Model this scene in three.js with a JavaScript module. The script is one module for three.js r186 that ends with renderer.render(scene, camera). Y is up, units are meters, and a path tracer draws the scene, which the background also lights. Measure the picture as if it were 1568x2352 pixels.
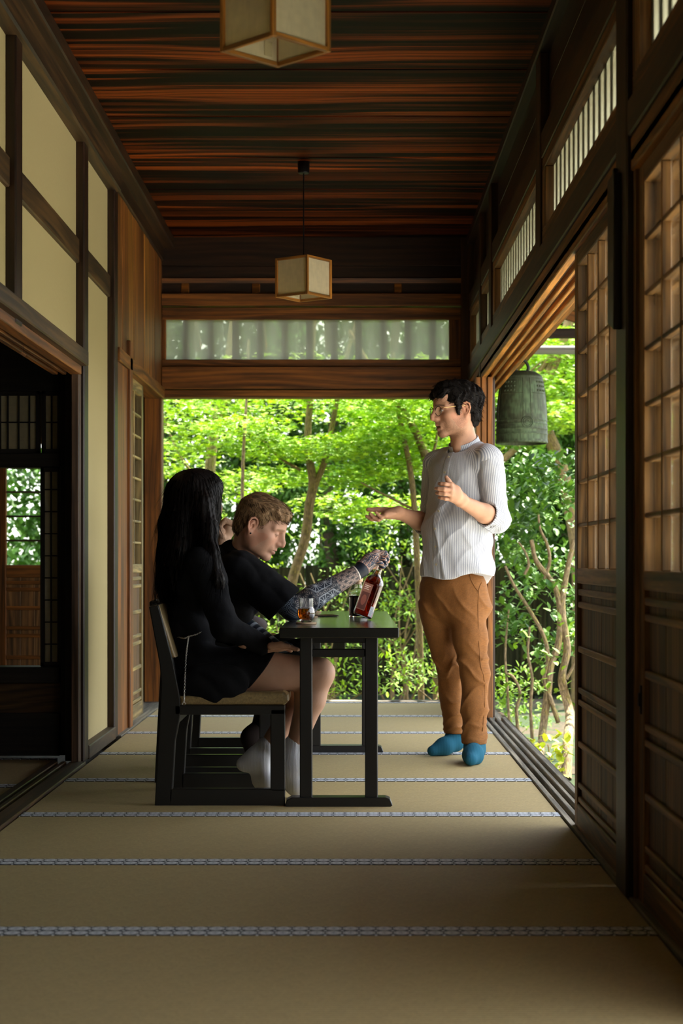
import * as THREE from 'three';
import { mergeGeometries } from 'three/addons/utils/BufferGeometryUtils.js';

// ------------------------------------------------------------------ camera, sky, sun, exposure
const scene = new THREE.Scene();
const FOCAL = 3929, EYE = 0.907, VPX = 805, VPY = 1285;              // pixels of the 1568 x 2352 frame, metres
const camera = new THREE.PerspectiveCamera(2 * Math.atan(1176 / FOCAL) * 180 / Math.PI, 1568 / 2352, 0.1, 400);
camera.position.set(0, EYE, 0);
camera.lookAt(0, EYE, -1);
camera.setViewOffset(1568, 2352, 784 - VPX, 1176 - VPY, 1568, 2352);
camera.focus = 6.9;
camera.userData.fStop = 4.5;
camera.updateProjectionMatrix();
scene.add(camera);

const renderer = new THREE.WebGLRenderer({ antialias: true });
renderer.toneMapping = THREE.LinearToneMapping;
renderer.toneMappingExposure = 2.1;
renderer.shadowMap.enabled = true;

const SUN_DIR = new THREE.Vector3(0.34, 0.88, -0.30).normalize();
{ // thin bright haze over a pale blue sky: brighter and whiter towards the horizon, the same all round
  const W = 16, H = 128, d = new Float32Array(W * H * 4);
  for (let y = 0; y < H; y++) {
    const e = ((y + 0.5) / H - 0.5) * 2, t = Math.pow(Math.max(0, e), 0.6);   // 0 horizon, 1 zenith
    const c = e < 0 ? [0.30, 0.30, 0.26] : [1.0 - 0.34 * t, 1.0 - 0.20 * t, 0.96 + 0.06 * t];
    for (let x = 0; x < W; x++) { const k = (y * W + x) * 4; d[k] = c[0]; d[k + 1] = c[1]; d[k + 2] = c[2]; d[k + 3] = 1; }
  }
  const t = new THREE.DataTexture(d, W, H, THREE.RGBAFormat, THREE.FloatType); t.mapping = THREE.EquirectangularReflectionMapping; t.magFilter = t.minFilter = THREE.LinearFilter; t.needsUpdate = true;
  scene.background = t; scene.environment = t; scene.environmentIntensity = scene.backgroundIntensity = 2.3;
}

const sun = new THREE.DirectionalLight(new THREE.Color(1.0, 0.95, 0.84), 12.0);
sun.name = 'sun';
sun.position.copy(SUN_DIR).multiplyScalar(30).add(new THREE.Vector3(1, 0, -9));
sun.target.position.set(1, 0, -9);
sun.castShadow = true;
sun.shadow.mapSize.set(4096, 4096);
Object.assign(sun.shadow.camera, { left: -14, right: 14, top: 14, bottom: -14, near: 1, far: 80 });
sun.shadow.bias = -0.0005;
scene.add(sun, sun.target);

// ------------------------------------------------------------------ helpers
let seed = 1234567;
function rnd() { seed = (seed * 1664525 + 1013904223) >>> 0; return seed / 4294967296; }
const rr = (a, b) => a + (b - a) * rnd();
const V = (x, y, z) => new THREE.Vector3(x, y, z);
const lin = (r, g, b) => new THREE.Color().setRGB(r, g, b);
/** a point seen at (px, py) of the photograph, standing d metres away */
const at = (px, py, d) => V((px - VPX) / FOCAL * d, EYE - (py - VPY) / FOCAL * d, -d);
const clamp = (x, a, b) => Math.min(b, Math.max(a, x));
const sstep = (a, b, x) => { const t = clamp((x - a) / (b - a), 0, 1); return t * t * (3 - 2 * t); };

const taken = {};
function numbered(name) { const n = taken[name] = (taken[name] ?? -1) + 1; return n ? `${name}_${String(n).padStart(3, '0')}` : name; }
function mesh(name, geo, mat, parent) {
  const m = new THREE.Mesh(geo, mat); m.name = name; m.castShadow = m.receiveShadow = true;
  if (parent) parent.add(m); return m;
}
function tag(o, label, category, group, kind) {
  o.userData.label = label;
  if (category) o.userData.category = category;
  if (group) o.userData.group = group;
  if (kind) o.userData.kind = kind;
  return o;
}
function thing(name, label, category, pos = [0, 0, 0], group) {
  const g = new THREE.Group(); g.name = numbered(name); g.position.set(...pos); scene.add(g);
  return tag(g, label, category, group);
}
function struct(name, label, category) {
  const g = new THREE.Group(); g.name = name; scene.add(g);
  return tag(g, label, category, null, 'structure');
}
// value noise
const perm = new Uint8Array(512); { const p = [...Array(256).keys()]; for (let i = 255; i > 0; i--) { const j = Math.floor(rnd() * (i + 1)); [p[i], p[j]] = [p[j], p[i]]; } for (let i = 0; i < 512; i++) perm[i] = p[i & 255]; }
const fadeq = (t) => t * t * t * (t * (t * 6 - 15) + 10);
const h3 = (x, y, z) => perm[perm[perm[x & 255] + (y & 255)] + (z & 255)] / 255;
function noise(x, y, z = 0) {
  const X = Math.floor(x), Y = Math.floor(y), Z = Math.floor(z), u = fadeq(x - X), v = fadeq(y - Y), w = fadeq(z - Z);
  const L = (a, b, t) => a + (b - a) * t;
  return L(L(L(h3(X, Y, Z), h3(X + 1, Y, Z), u), L(h3(X, Y + 1, Z), h3(X + 1, Y + 1, Z), u), v), L(L(h3(X, Y, Z + 1), h3(X + 1, Y, Z + 1), u), L(h3(X, Y + 1, Z + 1), h3(X + 1, Y + 1, Z + 1), u), v), w);
}
const fbm = (x, y, z = 0, o = 4) => { let s = 0, a = 0.5, t = 0; for (let i = 0; i < o; i++) { s += a * noise(x, y, z); t += a; a *= 0.5; x = x * 2.03 + 7.1; y = y * 2.03 + 3.7; z = z * 2.03 + 1.3; } return s / t; };
/** tiling noise on a texture: n periods across */
function tnoise(u, v, nu, nv, s = 0) {
  const x = u * nu, y = v * nv, X = Math.floor(x), Y = Math.floor(y), a = fadeq(x - X), b = fadeq(y - Y), w = (k, n) => ((k % n) + n) % n;
  const q = (i, j) => h3(w(X + i, nu) + s * 17, w(Y + j, nv) + s * 31, s);
  return (q(0, 0) * (1 - a) + q(1, 0) * a) * (1 - b) + (q(0, 1) * (1 - a) + q(1, 1) * a) * b;
}
function dataTex(w, h, fn, srgb = false) {
  const d = new Uint8Array(w * h * 4);
  for (let y = 0; y < h; y++) for (let x = 0; x < w; x++) {
    const c = fn((x + 0.5) / w, (y + 0.5) / h), k = (y * w + x) * 4;
    const [r, g, b] = typeof c === 'number' ? [c, c, c] : c;
    d[k] = clamp(r * 255, 0, 255); d[k + 1] = clamp(g * 255, 0, 255); d[k + 2] = clamp(b * 255, 0, 255); d[k + 3] = 255;
  }
  const t = new THREE.DataTexture(d, w, h); t.wrapS = t.wrapT = THREE.RepeatWrapping; t.magFilter = THREE.LinearFilter; t.minFilter = THREE.LinearMipmapLinearFilter;
  if (srgb) t.colorSpace = THREE.SRGBColorSpace; t.needsUpdate = true; return t;
}
/** chamfered box, uv in metres with u along the longest side; grain offset differs per box */
function box(x0, x1, y0, y1, z0, z1, c = 0.004, plain = false) {
  const lo = [Math.min(x0, x1), Math.min(y0, y1), Math.min(z0, z1)], hi = [Math.max(x0, x1), Math.max(y0, y1), Math.max(z0, z1)];
  const s = hi.map((h, i) => h - lo[i]), long = s.indexOf(Math.max(...s));
  c = Math.min(c, 0.45 * Math.min(...s));
  const P = [], N = [], U = [], ou = plain ? 0 : rnd() * 7, ov = plain ? 0 : rnd() * 7;
  const corner = (sx, sy, sz, ax) => { const sg = [sx, sy, sz]; return sg.map((q, i) => (q > 0 ? hi[i] : lo[i]) - (i === ax ? 0 : q * c)); };
  const tri = (a, b, d, n) => {
    const ab = [0, 1, 2].map((i) => b[i] - a[i]), ad = [0, 1, 2].map((i) => d[i] - a[i]);
    const cr = [ab[1] * ad[2] - ab[2] * ad[1], ab[2] * ad[0] - ab[0] * ad[2], ab[0] * ad[1] - ab[1] * ad[0]];
    const L = cr[0] * n[0] + cr[1] * n[1] + cr[2] * n[2] < 0 ? [a, d, b] : [a, b, d];
    const fax = n.map(Math.abs).indexOf(Math.max(...n.map(Math.abs)));
    for (const p of L) {
      P.push(...p); N.push(...n);
      const o = [0, 1, 2].filter((i) => i !== fax), ua = o.includes(long) ? long : o[0], va = o.find((i) => i !== ua);
      U.push(p[ua] + ou, p[va] + ov + fax * 0.37);
    }
  };
  const nrm = (v) => { const l = Math.hypot(...v); return v.map((q) => q / l); };
  for (let a = 0; a < 3; a++) for (const sgn of [-1, 1]) {
    const b = (a + 1) % 3, d = (a + 2) % 3, n = [0, 0, 0]; n[a] = sgn;
    const q = [[-1, -1], [1, -1], [1, 1], [-1, 1]].map(([i, j]) => { const g = [0, 0, 0]; g[a] = sgn; g[b] = i; g[d] = j; return corner(...g, a); });
    tri(q[0], q[1], q[2], n); tri(q[0], q[2], q[3], n);
  }
  if (c > 0.0005) {
    for (let a = 0; a < 3; a++) { const b = (a + 1) % 3, d = (a + 2) % 3;
      for (const i of [-1, 1]) for (const j of [-1, 1]) { // edge along a, between faces b(i) and d(j)
        const n = [0, 0, 0]; n[b] = i; n[d] = j; const nn = nrm(n);
        const g1 = [0, 0, 0], g2 = [0, 0, 0]; g1[a] = -1; g2[a] = 1; g1[b] = g2[b] = i; g1[d] = g2[d] = j;
        const p = [corner(...g1, b), corner(...g2, b), corner(...g2, d), corner(...g1, d)];
        tri(p[0], p[1], p[2], nn); tri(p[0], p[2], p[3], nn);
      } }
    for (const i of [-1, 1]) for (const j of [-1, 1]) for (const k of [-1, 1]) tri(corner(i, j, k, 0), corner(i, j, k, 1), corner(i, j, k, 2), nrm([i, j, k]));
  }
  const g = new THREE.BufferGeometry();
  g.setAttribute('position', new THREE.Float32BufferAttribute(P, 3)); g.setAttribute('normal', new THREE.Float32BufferAttribute(N, 3)); g.setAttribute('uv', new THREE.Float32BufferAttribute(U, 2));
  return g;
}
/** box given by depths from the camera */
const dbox = (x0, x1, y0, y1, d0, d1, c) => box(x0, x1, y0, y1, -d1, -d0, c);
function turned(geo, rx = 0, ry = 0, rz = 0, px = 0, py = 0, pz = 0) {
  return geo.applyMatrix4(new THREE.Matrix4().compose(V(px, py, pz), new THREE.Quaternion().setFromEuler(new THREE.Euler(rx, ry, rz)), V(1, 1, 1)));
}
/** a box-section bar between two points */
function bar(a, b, w, h, c = 0.003) {
  const L = a.distanceTo(b), g = box(-w / 2, w / 2, -h / 2, h / 2, -L / 2, L / 2, c);
  const m = new THREE.Matrix4().lookAt(b, a, V(0, 1, 0)).setPosition(a.clone().add(b).multiplyScalar(0.5));
  return g.applyMatrix4(m);
}
function tube(pts, radii, seg = 8, smooth = 4) {
  const curve = new THREE.CatmullRomCurve3(pts, false, 'catmullrom', 0.5), n = (pts.length - 1) * smooth, fr = curve.computeFrenetFrames(n, false);
  const P = [], U = [], I = []; let len = 0, prev = null;
  for (let i = 0; i <= n; i++) {
    const t = i / n, c = curve.getPoint(t), f = t * (radii.length - 1), k = Math.min(Math.floor(f), radii.length - 2), r = radii.length === 1 ? radii[0] : radii[k] + (radii[k + 1] - radii[k]) * (f - k);
    if (prev) len += c.distanceTo(prev); prev = c;
    for (let j = 0; j <= seg; j++) { const a = j / seg * 2 * Math.PI, p = c.clone().addScaledVector(fr.normals[i], Math.cos(a) * r).addScaledVector(fr.binormals[i], Math.sin(a) * r); P.push(p.x, p.y, p.z); U.push(len, j / seg * 2 * Math.PI * r); }
  }
  for (let i = 0; i < n; i++) for (let j = 0; j < seg; j++) { const a = i * (seg + 1) + j, b = a + seg + 1; I.push(a, a + 1, b, b, a + 1, b + 1); }
  const g = new THREE.BufferGeometry(); g.setAttribute('position', new THREE.Float32BufferAttribute(P, 3)); g.setAttribute('uv', new THREE.Float32BufferAttribute(U, 2)); g.setIndex(I); g.computeVertexNormals(); return g;
}
const lathe = (pts, seg = 32) => new THREE.LatheGeometry(pts.map(([r, y]) => new THREE.Vector2(r, y)), seg);

// ------------------------------------------------------------------ materials
const grainTex = dataTex(1024, 512, (u, v) => {           // wood grain along u, 2 m x 1 m
  const warp = (tnoise(u, v, 3, 5, 1) - 0.5) * 0.05;
  const a = tnoise(u, v + warp, 5, 46, 2), b = tnoise(u, v + warp, 9, 160, 3), d = tnoise(u, v, 40, 256, 4), e = tnoise(u, v, 2, 9, 5);
  const r = 0.5 + 0.5 * Math.sin((v + warp * 1.5) * 2 * Math.PI * 26 + tnoise(u, v, 3, 8, 6) * 9);
  return clamp(0.52 + 0.34 * (a - 0.5) + 0.22 * (b - 0.5) + 0.12 * (d - 0.5) + 0.3 * (e - 0.5) + 0.16 * (r - 0.5) + 0.2, 0, 1);
}, true);
grainTex.repeat.set(0.5, 1);
const streakTex = dataTex(1024, 512, (u, v) => {          // strongly figured old ceiling boards, light and dark streaks
  const warp = (tnoise(u, v, 4, 4, 11) - 0.5) * 0.06;
  const a = tnoise(u, v + warp, 3, 24, 12), b = tnoise(u, v + warp, 4, 80, 13), d = tnoise(u, v, 6, 200, 14), e = tnoise(u, v, 2, 6, 15);
  const s = clamp(0.45 + 0.9 * (a - 0.5) + 0.55 * (b - 0.5) + 0.3 * (d - 0.5) + 0.5 * (e - 0.5), 0.08, 1);
  return [s, s * (0.86 + 0.14 * s), s * (0.8 + 0.2 * s)];
}, true);
streakTex.repeat.set(0.4, 1);
const grainBump = grainTex.clone(); grainBump.colorSpace = THREE.NoColorSpace; grainBump.needsUpdate = true;
function wood(color, rough = 0.6, extra = {}) {
  return new THREE.MeshStandardMaterial({ color, map: grainTex, roughness: rough, bumpMap: grainBump, bumpScale: 0.0006, ...extra });
}
const M = {
  hinoki: [wood(lin(0.40, 0.145, 0.022), 0.5), wood(lin(0.33, 0.112, 0.016), 0.52), wood(lin(0.58, 0.23, 0.032), 0.5)],
  door: [wood(lin(0.40, 0.185, 0.055), 0.55), wood(lin(0.34, 0.155, 0.045), 0.55), wood(lin(0.44, 0.21, 0.066), 0.55)],
  panel: [wood(lin(0.26, 0.125, 0.038), 0.6), wood(lin(0.22, 0.105, 0.030), 0.6), wood(lin(0.29, 0.14, 0.045), 0.6)],
  post: wood(lin(0.042, 0.016, 0.006), 0.45),
  darkwood: wood(lin(0.075, 0.031, 0.008), 0.5),
  beam: wood(lin(0.11, 0.055, 0.016), 0.55),
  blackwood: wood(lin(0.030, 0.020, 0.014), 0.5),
  ceiling: [0, 1, 2, 3].map((i) => new THREE.MeshPhysicalMaterial({ specularIntensity: 0.14, color: [lin(0.26, 0.056, 0.008), lin(0.18, 0.036, 0.005), lin(0.36, 0.074, 0.009), lin(0.22, 0.048, 0.008)][i], map: streakTex, roughness: 0.5 })),
  sill: wood(lin(0.34, 0.29, 0.21), 0.75),
  plaster: new THREE.MeshStandardMaterial({ color: lin(0.52, 0.43, 0.215), roughness: 0.95, bumpMap: dataTex(256, 256, (u, v) => 0.5 * tnoise(u, v, 64, 64, 21) + 0.5 * tnoise(u, v, 160, 160, 22)), bumpScale: 0.0008 }),
  shoji: new THREE.MeshPhysicalMaterial({ color: lin(0.90, 0.93, 0.80), roughness: 0.95, specularIntensity: 0.2, transmission: 0.9, thickness: 0, side: THREE.DoubleSide }),
  paper: new THREE.MeshPhysicalMaterial({ color: lin(0.84, 0.74, 0.50), roughness: 0.95, transmission: 0.45, thickness: 0, side: THREE.DoubleSide, map: dataTex(256, 256, (u, v) => 0.93 + 0.07 * (0.5 * tnoise(u, v, 40, 90, 23) + 0.5 * tnoise(u, v, 128, 32, 24)), true) }),
  glass: new THREE.MeshPhysicalMaterial({ color: lin(0.96, 0.98, 0.95), roughness: 0.02, transmission: 1, thickness: 0, ior: 1.5 }),
  frosted: new THREE.MeshPhysicalMaterial({ color: lin(0.86, 0.88, 0.78), roughness: 0.60, transmission: 0.92, thickness: 0, ior: 1.5, side: THREE.DoubleSide }),
  blackmetal: new THREE.MeshStandardMaterial({ color: lin(0.015, 0.015, 0.016), roughness: 0.4, metalness: 0.6 }),
  tatami: [0, 1, 2].map((i) => new THREE.MeshStandardMaterial({ color: [lin(0.56, 0.43, 0.195), lin(0.53, 0.41, 0.185), lin(0.58, 0.445, 0.205)][i], roughness: 0.72 })),
};
{ // woven rush: ribs along u (across the hall), 0.24 m x 0.24 m
  const weave = dataTex(512, 512, (u, v) => { const rib = 0.5 + 0.5 * Math.cos(v * 2 * Math.PI * 16); const strand = tnoise(u, v, 128, 256, 31); return 0.75 * Math.pow(rib, 0.6) + 0.25 * strand; });
  const tone = dataTex(512, 512, (u, v) => { const rib = 0.5 + 0.5 * Math.cos(v * 2 * Math.PI * 16); const s = 0.86 + 0.10 * (tnoise(u, v, 96, 256, 32) - 0.5) + 0.08 * (tnoise(u, v, 40, 60, 33) - 0.5) + 0.07 * rib; return [s, s * 0.995, s * (0.97 + 0.03 * tnoise(u, v, 16, 128, 34))]; }, true);
  for (const t of [weave, tone]) t.repeat.set(1 / 0.24, 1 / 0.24);
  for (const m of M.tatami) { m.map = tone; m.bumpMap = weave; m.bumpScale = 0.0012; }
  // woven cloth border: rows of round crests, 0.082 m (two crests) x 0.046 m
  const cv = document.createElement('canvas'); cv.width = 256; cv.height = 144; const c = cv.getContext('2d');
  c.fillStyle = '#2b323e'; c.fillRect(0, 0, 256, 144);
  for (let k = 0; k <= 2; k++) {
    const x = k * 128, y = 72;
    c.fillStyle = '#eceff1'; c.beginPath(); c.ellipse(x, y, 60, 62, 0, 0, 7); c.fill();
    c.fillStyle = '#4a5464'; c.beginPath(); c.ellipse(x, y, 51, 53, 0, 0, 7); c.fill();
    c.fillStyle = '#dfe3e7'; c.beginPath(); c.ellipse(x, y, 47, 49, 0, 0, 7); c.fill();
    c.strokeStyle = '#7d8794'; c.lineWidth = 4; for (let j = -3; j <= 3; j++) { c.beginPath(); c.moveTo(x - 30 + Math.abs(j) * 5, y + j * 11); c.quadraticCurveTo(x, y + j * 11 - 9, x + 30 - Math.abs(j) * 5, y + j * 11); c.stroke(); }
    c.beginPath(); c.moveTo(x, y - 38); c.lineTo(x, y + 38); c.stroke();
    c.fillStyle = '#c4c9cf'; for (const yy of [8, 136]) { c.save(); c.translate(x + 64, yy); c.rotate(Math.PI / 4); c.fillRect(-11, -11, 22, 22); c.restore(); }
  }
  const t = new THREE.CanvasTexture(cv); t.colorSpace = THREE.SRGBColorSpace; t.wrapS = t.wrapT = THREE.RepeatWrapping; t.repeat.set(1 / 0.082, 1 / 0.046);
  M.border = new THREE.MeshStandardMaterial({ map: t, roughness: 0.8 });
}
const pick = (a) => a[Math.floor(rnd() * a.length)];
// ------------------------------------------------------------------ the hall: floor of tatami mats
const XL = -1.17, XR = 0.741, MATW = 0.955;
{
  const floor = struct('floor', 'floor of straw tatami mats with patterned cloth borders');
  const sub = mesh('floor_base', dbox(-4.6, 0.95, -0.30, -0.055, -2.2, 10.98, 0), M.darkwood, floor);
  const first = 4.17 - MATW * 6;                                    // seam depths: 4.17 m + k mats
  const surf = (x0, x1, d0, d1) => { const g = dbox(x0, x1, -0.055, 0, d0, d1, 0.003); const p = g.attributes.position, u = g.attributes.uv; for (let i = 0; i < p.count; i++) u.setXY(i, p.getX(i), p.getZ(i)); return g; };
  const strip = (x0, x1, d0, d1) => { const g = dbox(x0, x1, -0.05, 0.0022, d0, d1, 0.001); const p = g.attributes.position, u = g.attributes.uv; for (let i = 0; i < p.count; i++) u.setXY(i, p.getX(i), -p.getZ(i) - d0); return g; };
  const mat = (x0, x1, d0, d1) => {
    const m = mesh('tatami_mat', surf(x0, x1, d0 + 0.001, d1 - 0.001), pick(M.tatami), floor);
    mesh('cloth_border', strip(x0, x1, d0 + 0.0012, d0 + 0.0472), M.border, m);
    mesh('cloth_border', strip(x0, x1, d1 - 0.0472, d1 - 0.0012), M.border, m);
  };
  for (let k = 0; k < 13; k++) { const d0 = first + k * MATW; mat(XL, XR, d0, Math.min(d0 + MATW, 10.84)); }
  // the dark side room
  for (const [a, b] of [[4.95, 5.90], [5.90, 6.85], [6.85, 7.80]]) { mat(-3.24, -1.335, a, b); }
  for (const [a, b] of [[3.05, 4.0], [4.0, 4.95]]) mat(-3.24, -1.335, a, b);
}
// ------------------------------------------------------------------ ceiling
{
  const c = struct('ceiling', 'dark reddish plank ceiling with streaked grain');
  let d = -2.1, k = 0; const ws = [0.40, 0.36, 0.42, 0.38, 0.34, 0.41];
  while (d < 10.9) {
    const w = Math.min(ws[k % 6], 10.92 - d); const g = dbox(-1.30, 1.0, 2.95, 2.985, d, d + w + 0.012, 0.003);
    g.rotateX(0); const m = mesh('plank', g, M.ceiling[(k * 7 + (k >> 1)) % 4], c); m.position.y = 0.004 * (k % 2); d += w; k++;
  }
  mesh('backing', dbox(-1.36, 1.0, 2.995, 3.05, -2.2, 11.0, 0), M.blackwood, c);
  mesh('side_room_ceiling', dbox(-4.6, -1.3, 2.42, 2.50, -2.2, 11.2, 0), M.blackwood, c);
}
{ // roof over everything
  const r = struct('roof', 'tiled roof above the hall');
  mesh('roof_slab', dbox(-4.9, 1.0, 3.06, 3.3, -2.6, 11.25, 0), M.blackwood, r);
}
// ------------------------------------------------------------------ left wall
{
  const w = struct('wall_left', 'cream plaster wall with dark timber posts and rails');
  const posts = [[4.50, 4.62, 1.70], [6.09, 6.21, 1.75], [7.65, 7.77, 0], [8.64, 8.756, 0]];
  for (const [a, b, y0] of posts) mesh('post', dbox(-1.252, -1.19, y0, 2.80, a, b, 0.006), M.post, w);
  const bays = [[2.0, 4.50], [4.62, 6.09], [6.21, 7.65]];
  for (const [a, b] of bays) { mesh('plaster_panel', dbox(-1.27, -1.228, 2.335, 2.80, a, b, 0), M.plaster, w); mesh('plaster_panel', dbox(-1.27, -1.228, 1.80, 2.235, a, b, 0), M.plaster, w); mesh('rail', dbox(-1.285, -1.212, 2.232, 2.342, a, b, 0.005), M.beam, w); }
  mesh('plaster_panel', dbox(-1.25, -1.228, 2.335, 2.80, 7.77, 8.64, 0), M.plaster, w);
  mesh('plaster_panel', dbox(-1.25, -1.228, 0.04, 2.235, 7.77, 8.64, 0), M.plaster, w);
  mesh('rail', dbox(-1.285, -1.212, 2.232, 2.342, 7.77, 8.64, 0.005), M.beam, w);
  mesh('top_beam', dbox(-1.36, -1.165, 2.775, 2.96, -2.1, 8.70, 0.008), M.beam, w);
  mesh('cornice', dbox(-1.30, -1.12, 2.885, 2.955, -2.1, 10.86, 0.006), M.darkwood, w);
  mesh('top_beam', dbox(-1.34, -1.185, 2.80, 2.96, 8.70, 10.86, 0.006), M.darkwood, w);
  mesh('lintel_board', dbox(-1.31, -1.163, 1.766, 1.832, -2.1, 7.60, 0.005), M.beam, w);
  for (const [x0, x1] of [[-1.325, -1.30], [-1.282, -1.262], [-1.244, -1.195]]) mesh('lintel_track', dbox(x0, x1, 1.728, 1.768, -2.1, 7.60, 0.003), M.hinoki[1], w);
  mesh('jamb', dbox(-1.240, -1.204, 0, 1.735, 7.585, 7.648, 0.004), wood(lin(0.20, 0.11, 0.06), 0.55), w);
  mesh('baseboard', dbox(-1.26, -1.185, 0, 0.062, 7.77, 8.64, 0.004), M.beam, w);
  for (const [x0, x1] of [[-1.335, -1.30], [-1.284, -1.262], [-1.246, -1.176]]) mesh('sill_track', dbox(x0, x1, -0.05, 0.010, -2.1, 7.60, 0.003), M.beam, w);
  mesh('sill', dbox(-1.335, -1.172, -0.055, -0.008, -2.1, 7.64, 0), M.beam, w);
  mesh('plaster_panel', dbox(-1.27, -1.228, 0, 1.80, -2.1, 1.9, 0), M.plaster, w);
  // far end: boarded wall above a lintel
  let d = 8.76, k = 0; const ws = [0.24, 0.2, 0.27, 0.22, 0.25, 0.23, 0.3, 0.38];
  while (d < 10.84) { const b = Math.min(10.86, d + ws[k % 8]); mesh('board', dbox(-1.25, -1.20 + 0.002 * (k % 2), 1.98, 2.83, d, b - 0.002, 0.003), M.hinoki[k % 3], w); d = b; k++; }
  mesh('lintel', dbox(-1.30, -1.178, 1.925, 1.995, 8.756, 10.86, 0.004), M.hinoki[0], w);
  mesh('sill', dbox(-1.34, -1.172, -0.055, 0.006, 8.756, 10.9, 0.003), M.sill, w);
  mesh('jamb', dbox(-1.28, -1.195, 0, 1.93, 8.756, 9.26, 0.004), M.hinoki[1], w);
  mesh('jamb', dbox(-1.235, -1.178, 0, 2.08, 9.16, 9.26, 0.004), M.hinoki[1], w);
  mesh('end_panel', dbox(-1.75, -1.198, 0, 1.95, 10.93, 10.97, 0.004), M.hinoki[1], w);
}
// ------------------------------------------------------------------ back wall
{
  const w = struct('wall_back', 'timber end wall with lintels above the wide garden opening');
  mesh('post', dbox(-1.31, -1.197, 0, 2.95, 10.84, 10.95, 0.006), M.hinoki[1], w);
  mesh('post', dbox(0.700, 0.82, 0, 2.95, 10.82, 10.95, 0.006), M.darkwood, w);
  mesh('lintel_track', dbox(-1.197, 0.70, 1.934, 1.982, 10.84, 10.97, 0.004), M.hinoki[0], w);
  mesh('lintel_board', dbox(-1.197, 0.70, 1.986, 2.128, 10.82, 10.95, 0.005), M.hinoki[1], w);
  mesh('rail', dbox(-1.197, 0.70, 2.432 + 0.035, 2.505, 10.84, 10.93, 0.004), M.hinoki[1], w);
  mesh('rail', dbox(-1.20, 0.70, 2.512, 2.592, 10.82, 10.95, 0.005), M.hinoki[1], w);
  for (let k = 0; k < 2; k++) mesh('upper_board', dbox(-1.20, 0.75, 2.592 + k * 0.18, 2.77 + k * 0.19, 10.86, 10.93, 0.003), M.post, w);
  for (const [a, b] of [[10.845, 10.872], [10.89, 10.908], [10.926, 10.96]]) mesh('sill_track', dbox(-1.2, 0.72, -0.05, 0.008, a, b, 0.003), M.sill, w);
  mesh('sill', dbox(-1.2, 0.72, -0.06, -0.008, 10.84, 10.97, 0), M.sill, w);
  // transom window
  const t = struct('window_1', 'long frosted transom pane above the garden opening with slats behind');
  mesh('frame', mergeGeometries([dbox(-1.197, 0.70, 2.130, 2.176, 10.85, 10.92, 0.003), dbox(-1.197, 0.70, 2.430, 2.468, 10.85, 10.92, 0.003), dbox(-1.197, -1.172, 2.176, 2.43, 10.85, 10.92, 0.003), dbox(0.624, 0.70, 2.176, 2.43, 10.85, 10.92, 0.003)]), M.hinoki[1], t);
  mesh('pane', dbox(-1.172, 0.624, 2.176, 2.43, 10.884, 10.888, 0), M.frosted, t);
  for (let k = 0; k < 12; k++) mesh('slat', dbox(0.5 - k * 0.157, 0.545 - k * 0.157, 2.13, 2.47, 10.915, 10.94, 0.002), M.darkwood, t);
}
// ------------------------------------------------------------------ glazed sliding doors
/** door along the depth axis: x0..x1 thick, d0..d1, lattice cols x rows, boarded below */
function slidingDoor(name, label, x0, x1, d0, d1, cols, rows, mats, top = 1.945, gy0 = 0.877, gy1 = 1.895, flip = false) {
  const D = struct(name, label);
  const mx = (x) => flip ? x0 + x1 - x : x, f = (a0, a1, y0, y1, e0, e1) => dbox(mx(a0), mx(a1), y0, y1, e0, e1, 0.003), t = 0.062;
  for (const [a, b] of [[d0, d0 + t], [d1 - t, d1]]) mesh('stile', f(x0, x1, 0.003, top, a, b), mats[0], D);
  mesh('rail', f(x0, x1, gy1, top, d0 + t, d1 - t), mats[1], D);
  mesh('rail', f(x0, x1, gy0 - 0.05, gy0, d0 + t, d1 - t), mats[2], D);
  mesh('rail', f(x0, x1, 0.003, 0.085, d0 + t, d1 - t), mats[1], D);
  const a0 = d0 + t, cw = (d1 - d0 - 2 * t) / cols, rh = (gy1 - gy0) / rows, xm = (x0 + x1) / 2;
  for (let i = 1; i < cols; i++) mesh('muntin', f(x0 + 0.002, x1 - 0.006, gy0, gy1, a0 + i * cw - 0.006, a0 + i * cw + 0.006), mats[i % 3], D);
  for (let j = 1; j < rows; j++) mesh('muntin', f(x0 + 0.004, x1 - 0.008, gy0 + j * rh - 0.0065, gy0 + j * rh + 0.0065, a0, d1 - t), mats[j % 3], D);
  for (let i = 0; i < cols; i++) for (let j = 0; j < rows; j++) mesh('pane', dbox(mx(x1 - 0.007), mx(x1 - 0.004), gy0 + j * rh, gy0 + (j + 1) * rh, a0 + i * cw, a0 + (i + 1) * cw, 0), M.glass, D);
  const nb = 4; for (let i = 0; i < nb; i++) mesh('board', f(xm - 0.003, xm + 0.006 + 0.001 * (i % 2), 0.06, gy0 - 0.03, a0 + i * (d1 - d0 - 2 * t) / nb, a0 + (i + 1) * (d1 - d0 - 2 * t) / nb - 0.0015), M.panel[i % 3], D);
  for (const [y0, y1] of [[0.787, 0.808], [0.745, 0.765], [0.595, 0.617], [0.458, 0.478], [0.417, 0.437], [0.276, 0.297], [0.139, 0.158], [0.091, 0.110]]) mesh('batten', f(x0 + 0.003, xm, y0, y1, a0, d1 - t), mats[2], D);
  return D;
}
slidingDoor('door_1', 'lattice glazed sliding door beside the open garden side', 0.762, 0.796, 4.77, 5.82, 4, 7, M.door);
slidingDoor('door_2', 'nearest lattice glazed sliding door, cut by the right edge', 0.766, 0.800, 3.44, 4.54, 4, 7, M.door);
slidingDoor('door_3', 'glazed sliding door pushed behind the one beside the opening', 0.803, 0.837, 4.76, 5.80, 4, 7, M.door);
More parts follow.
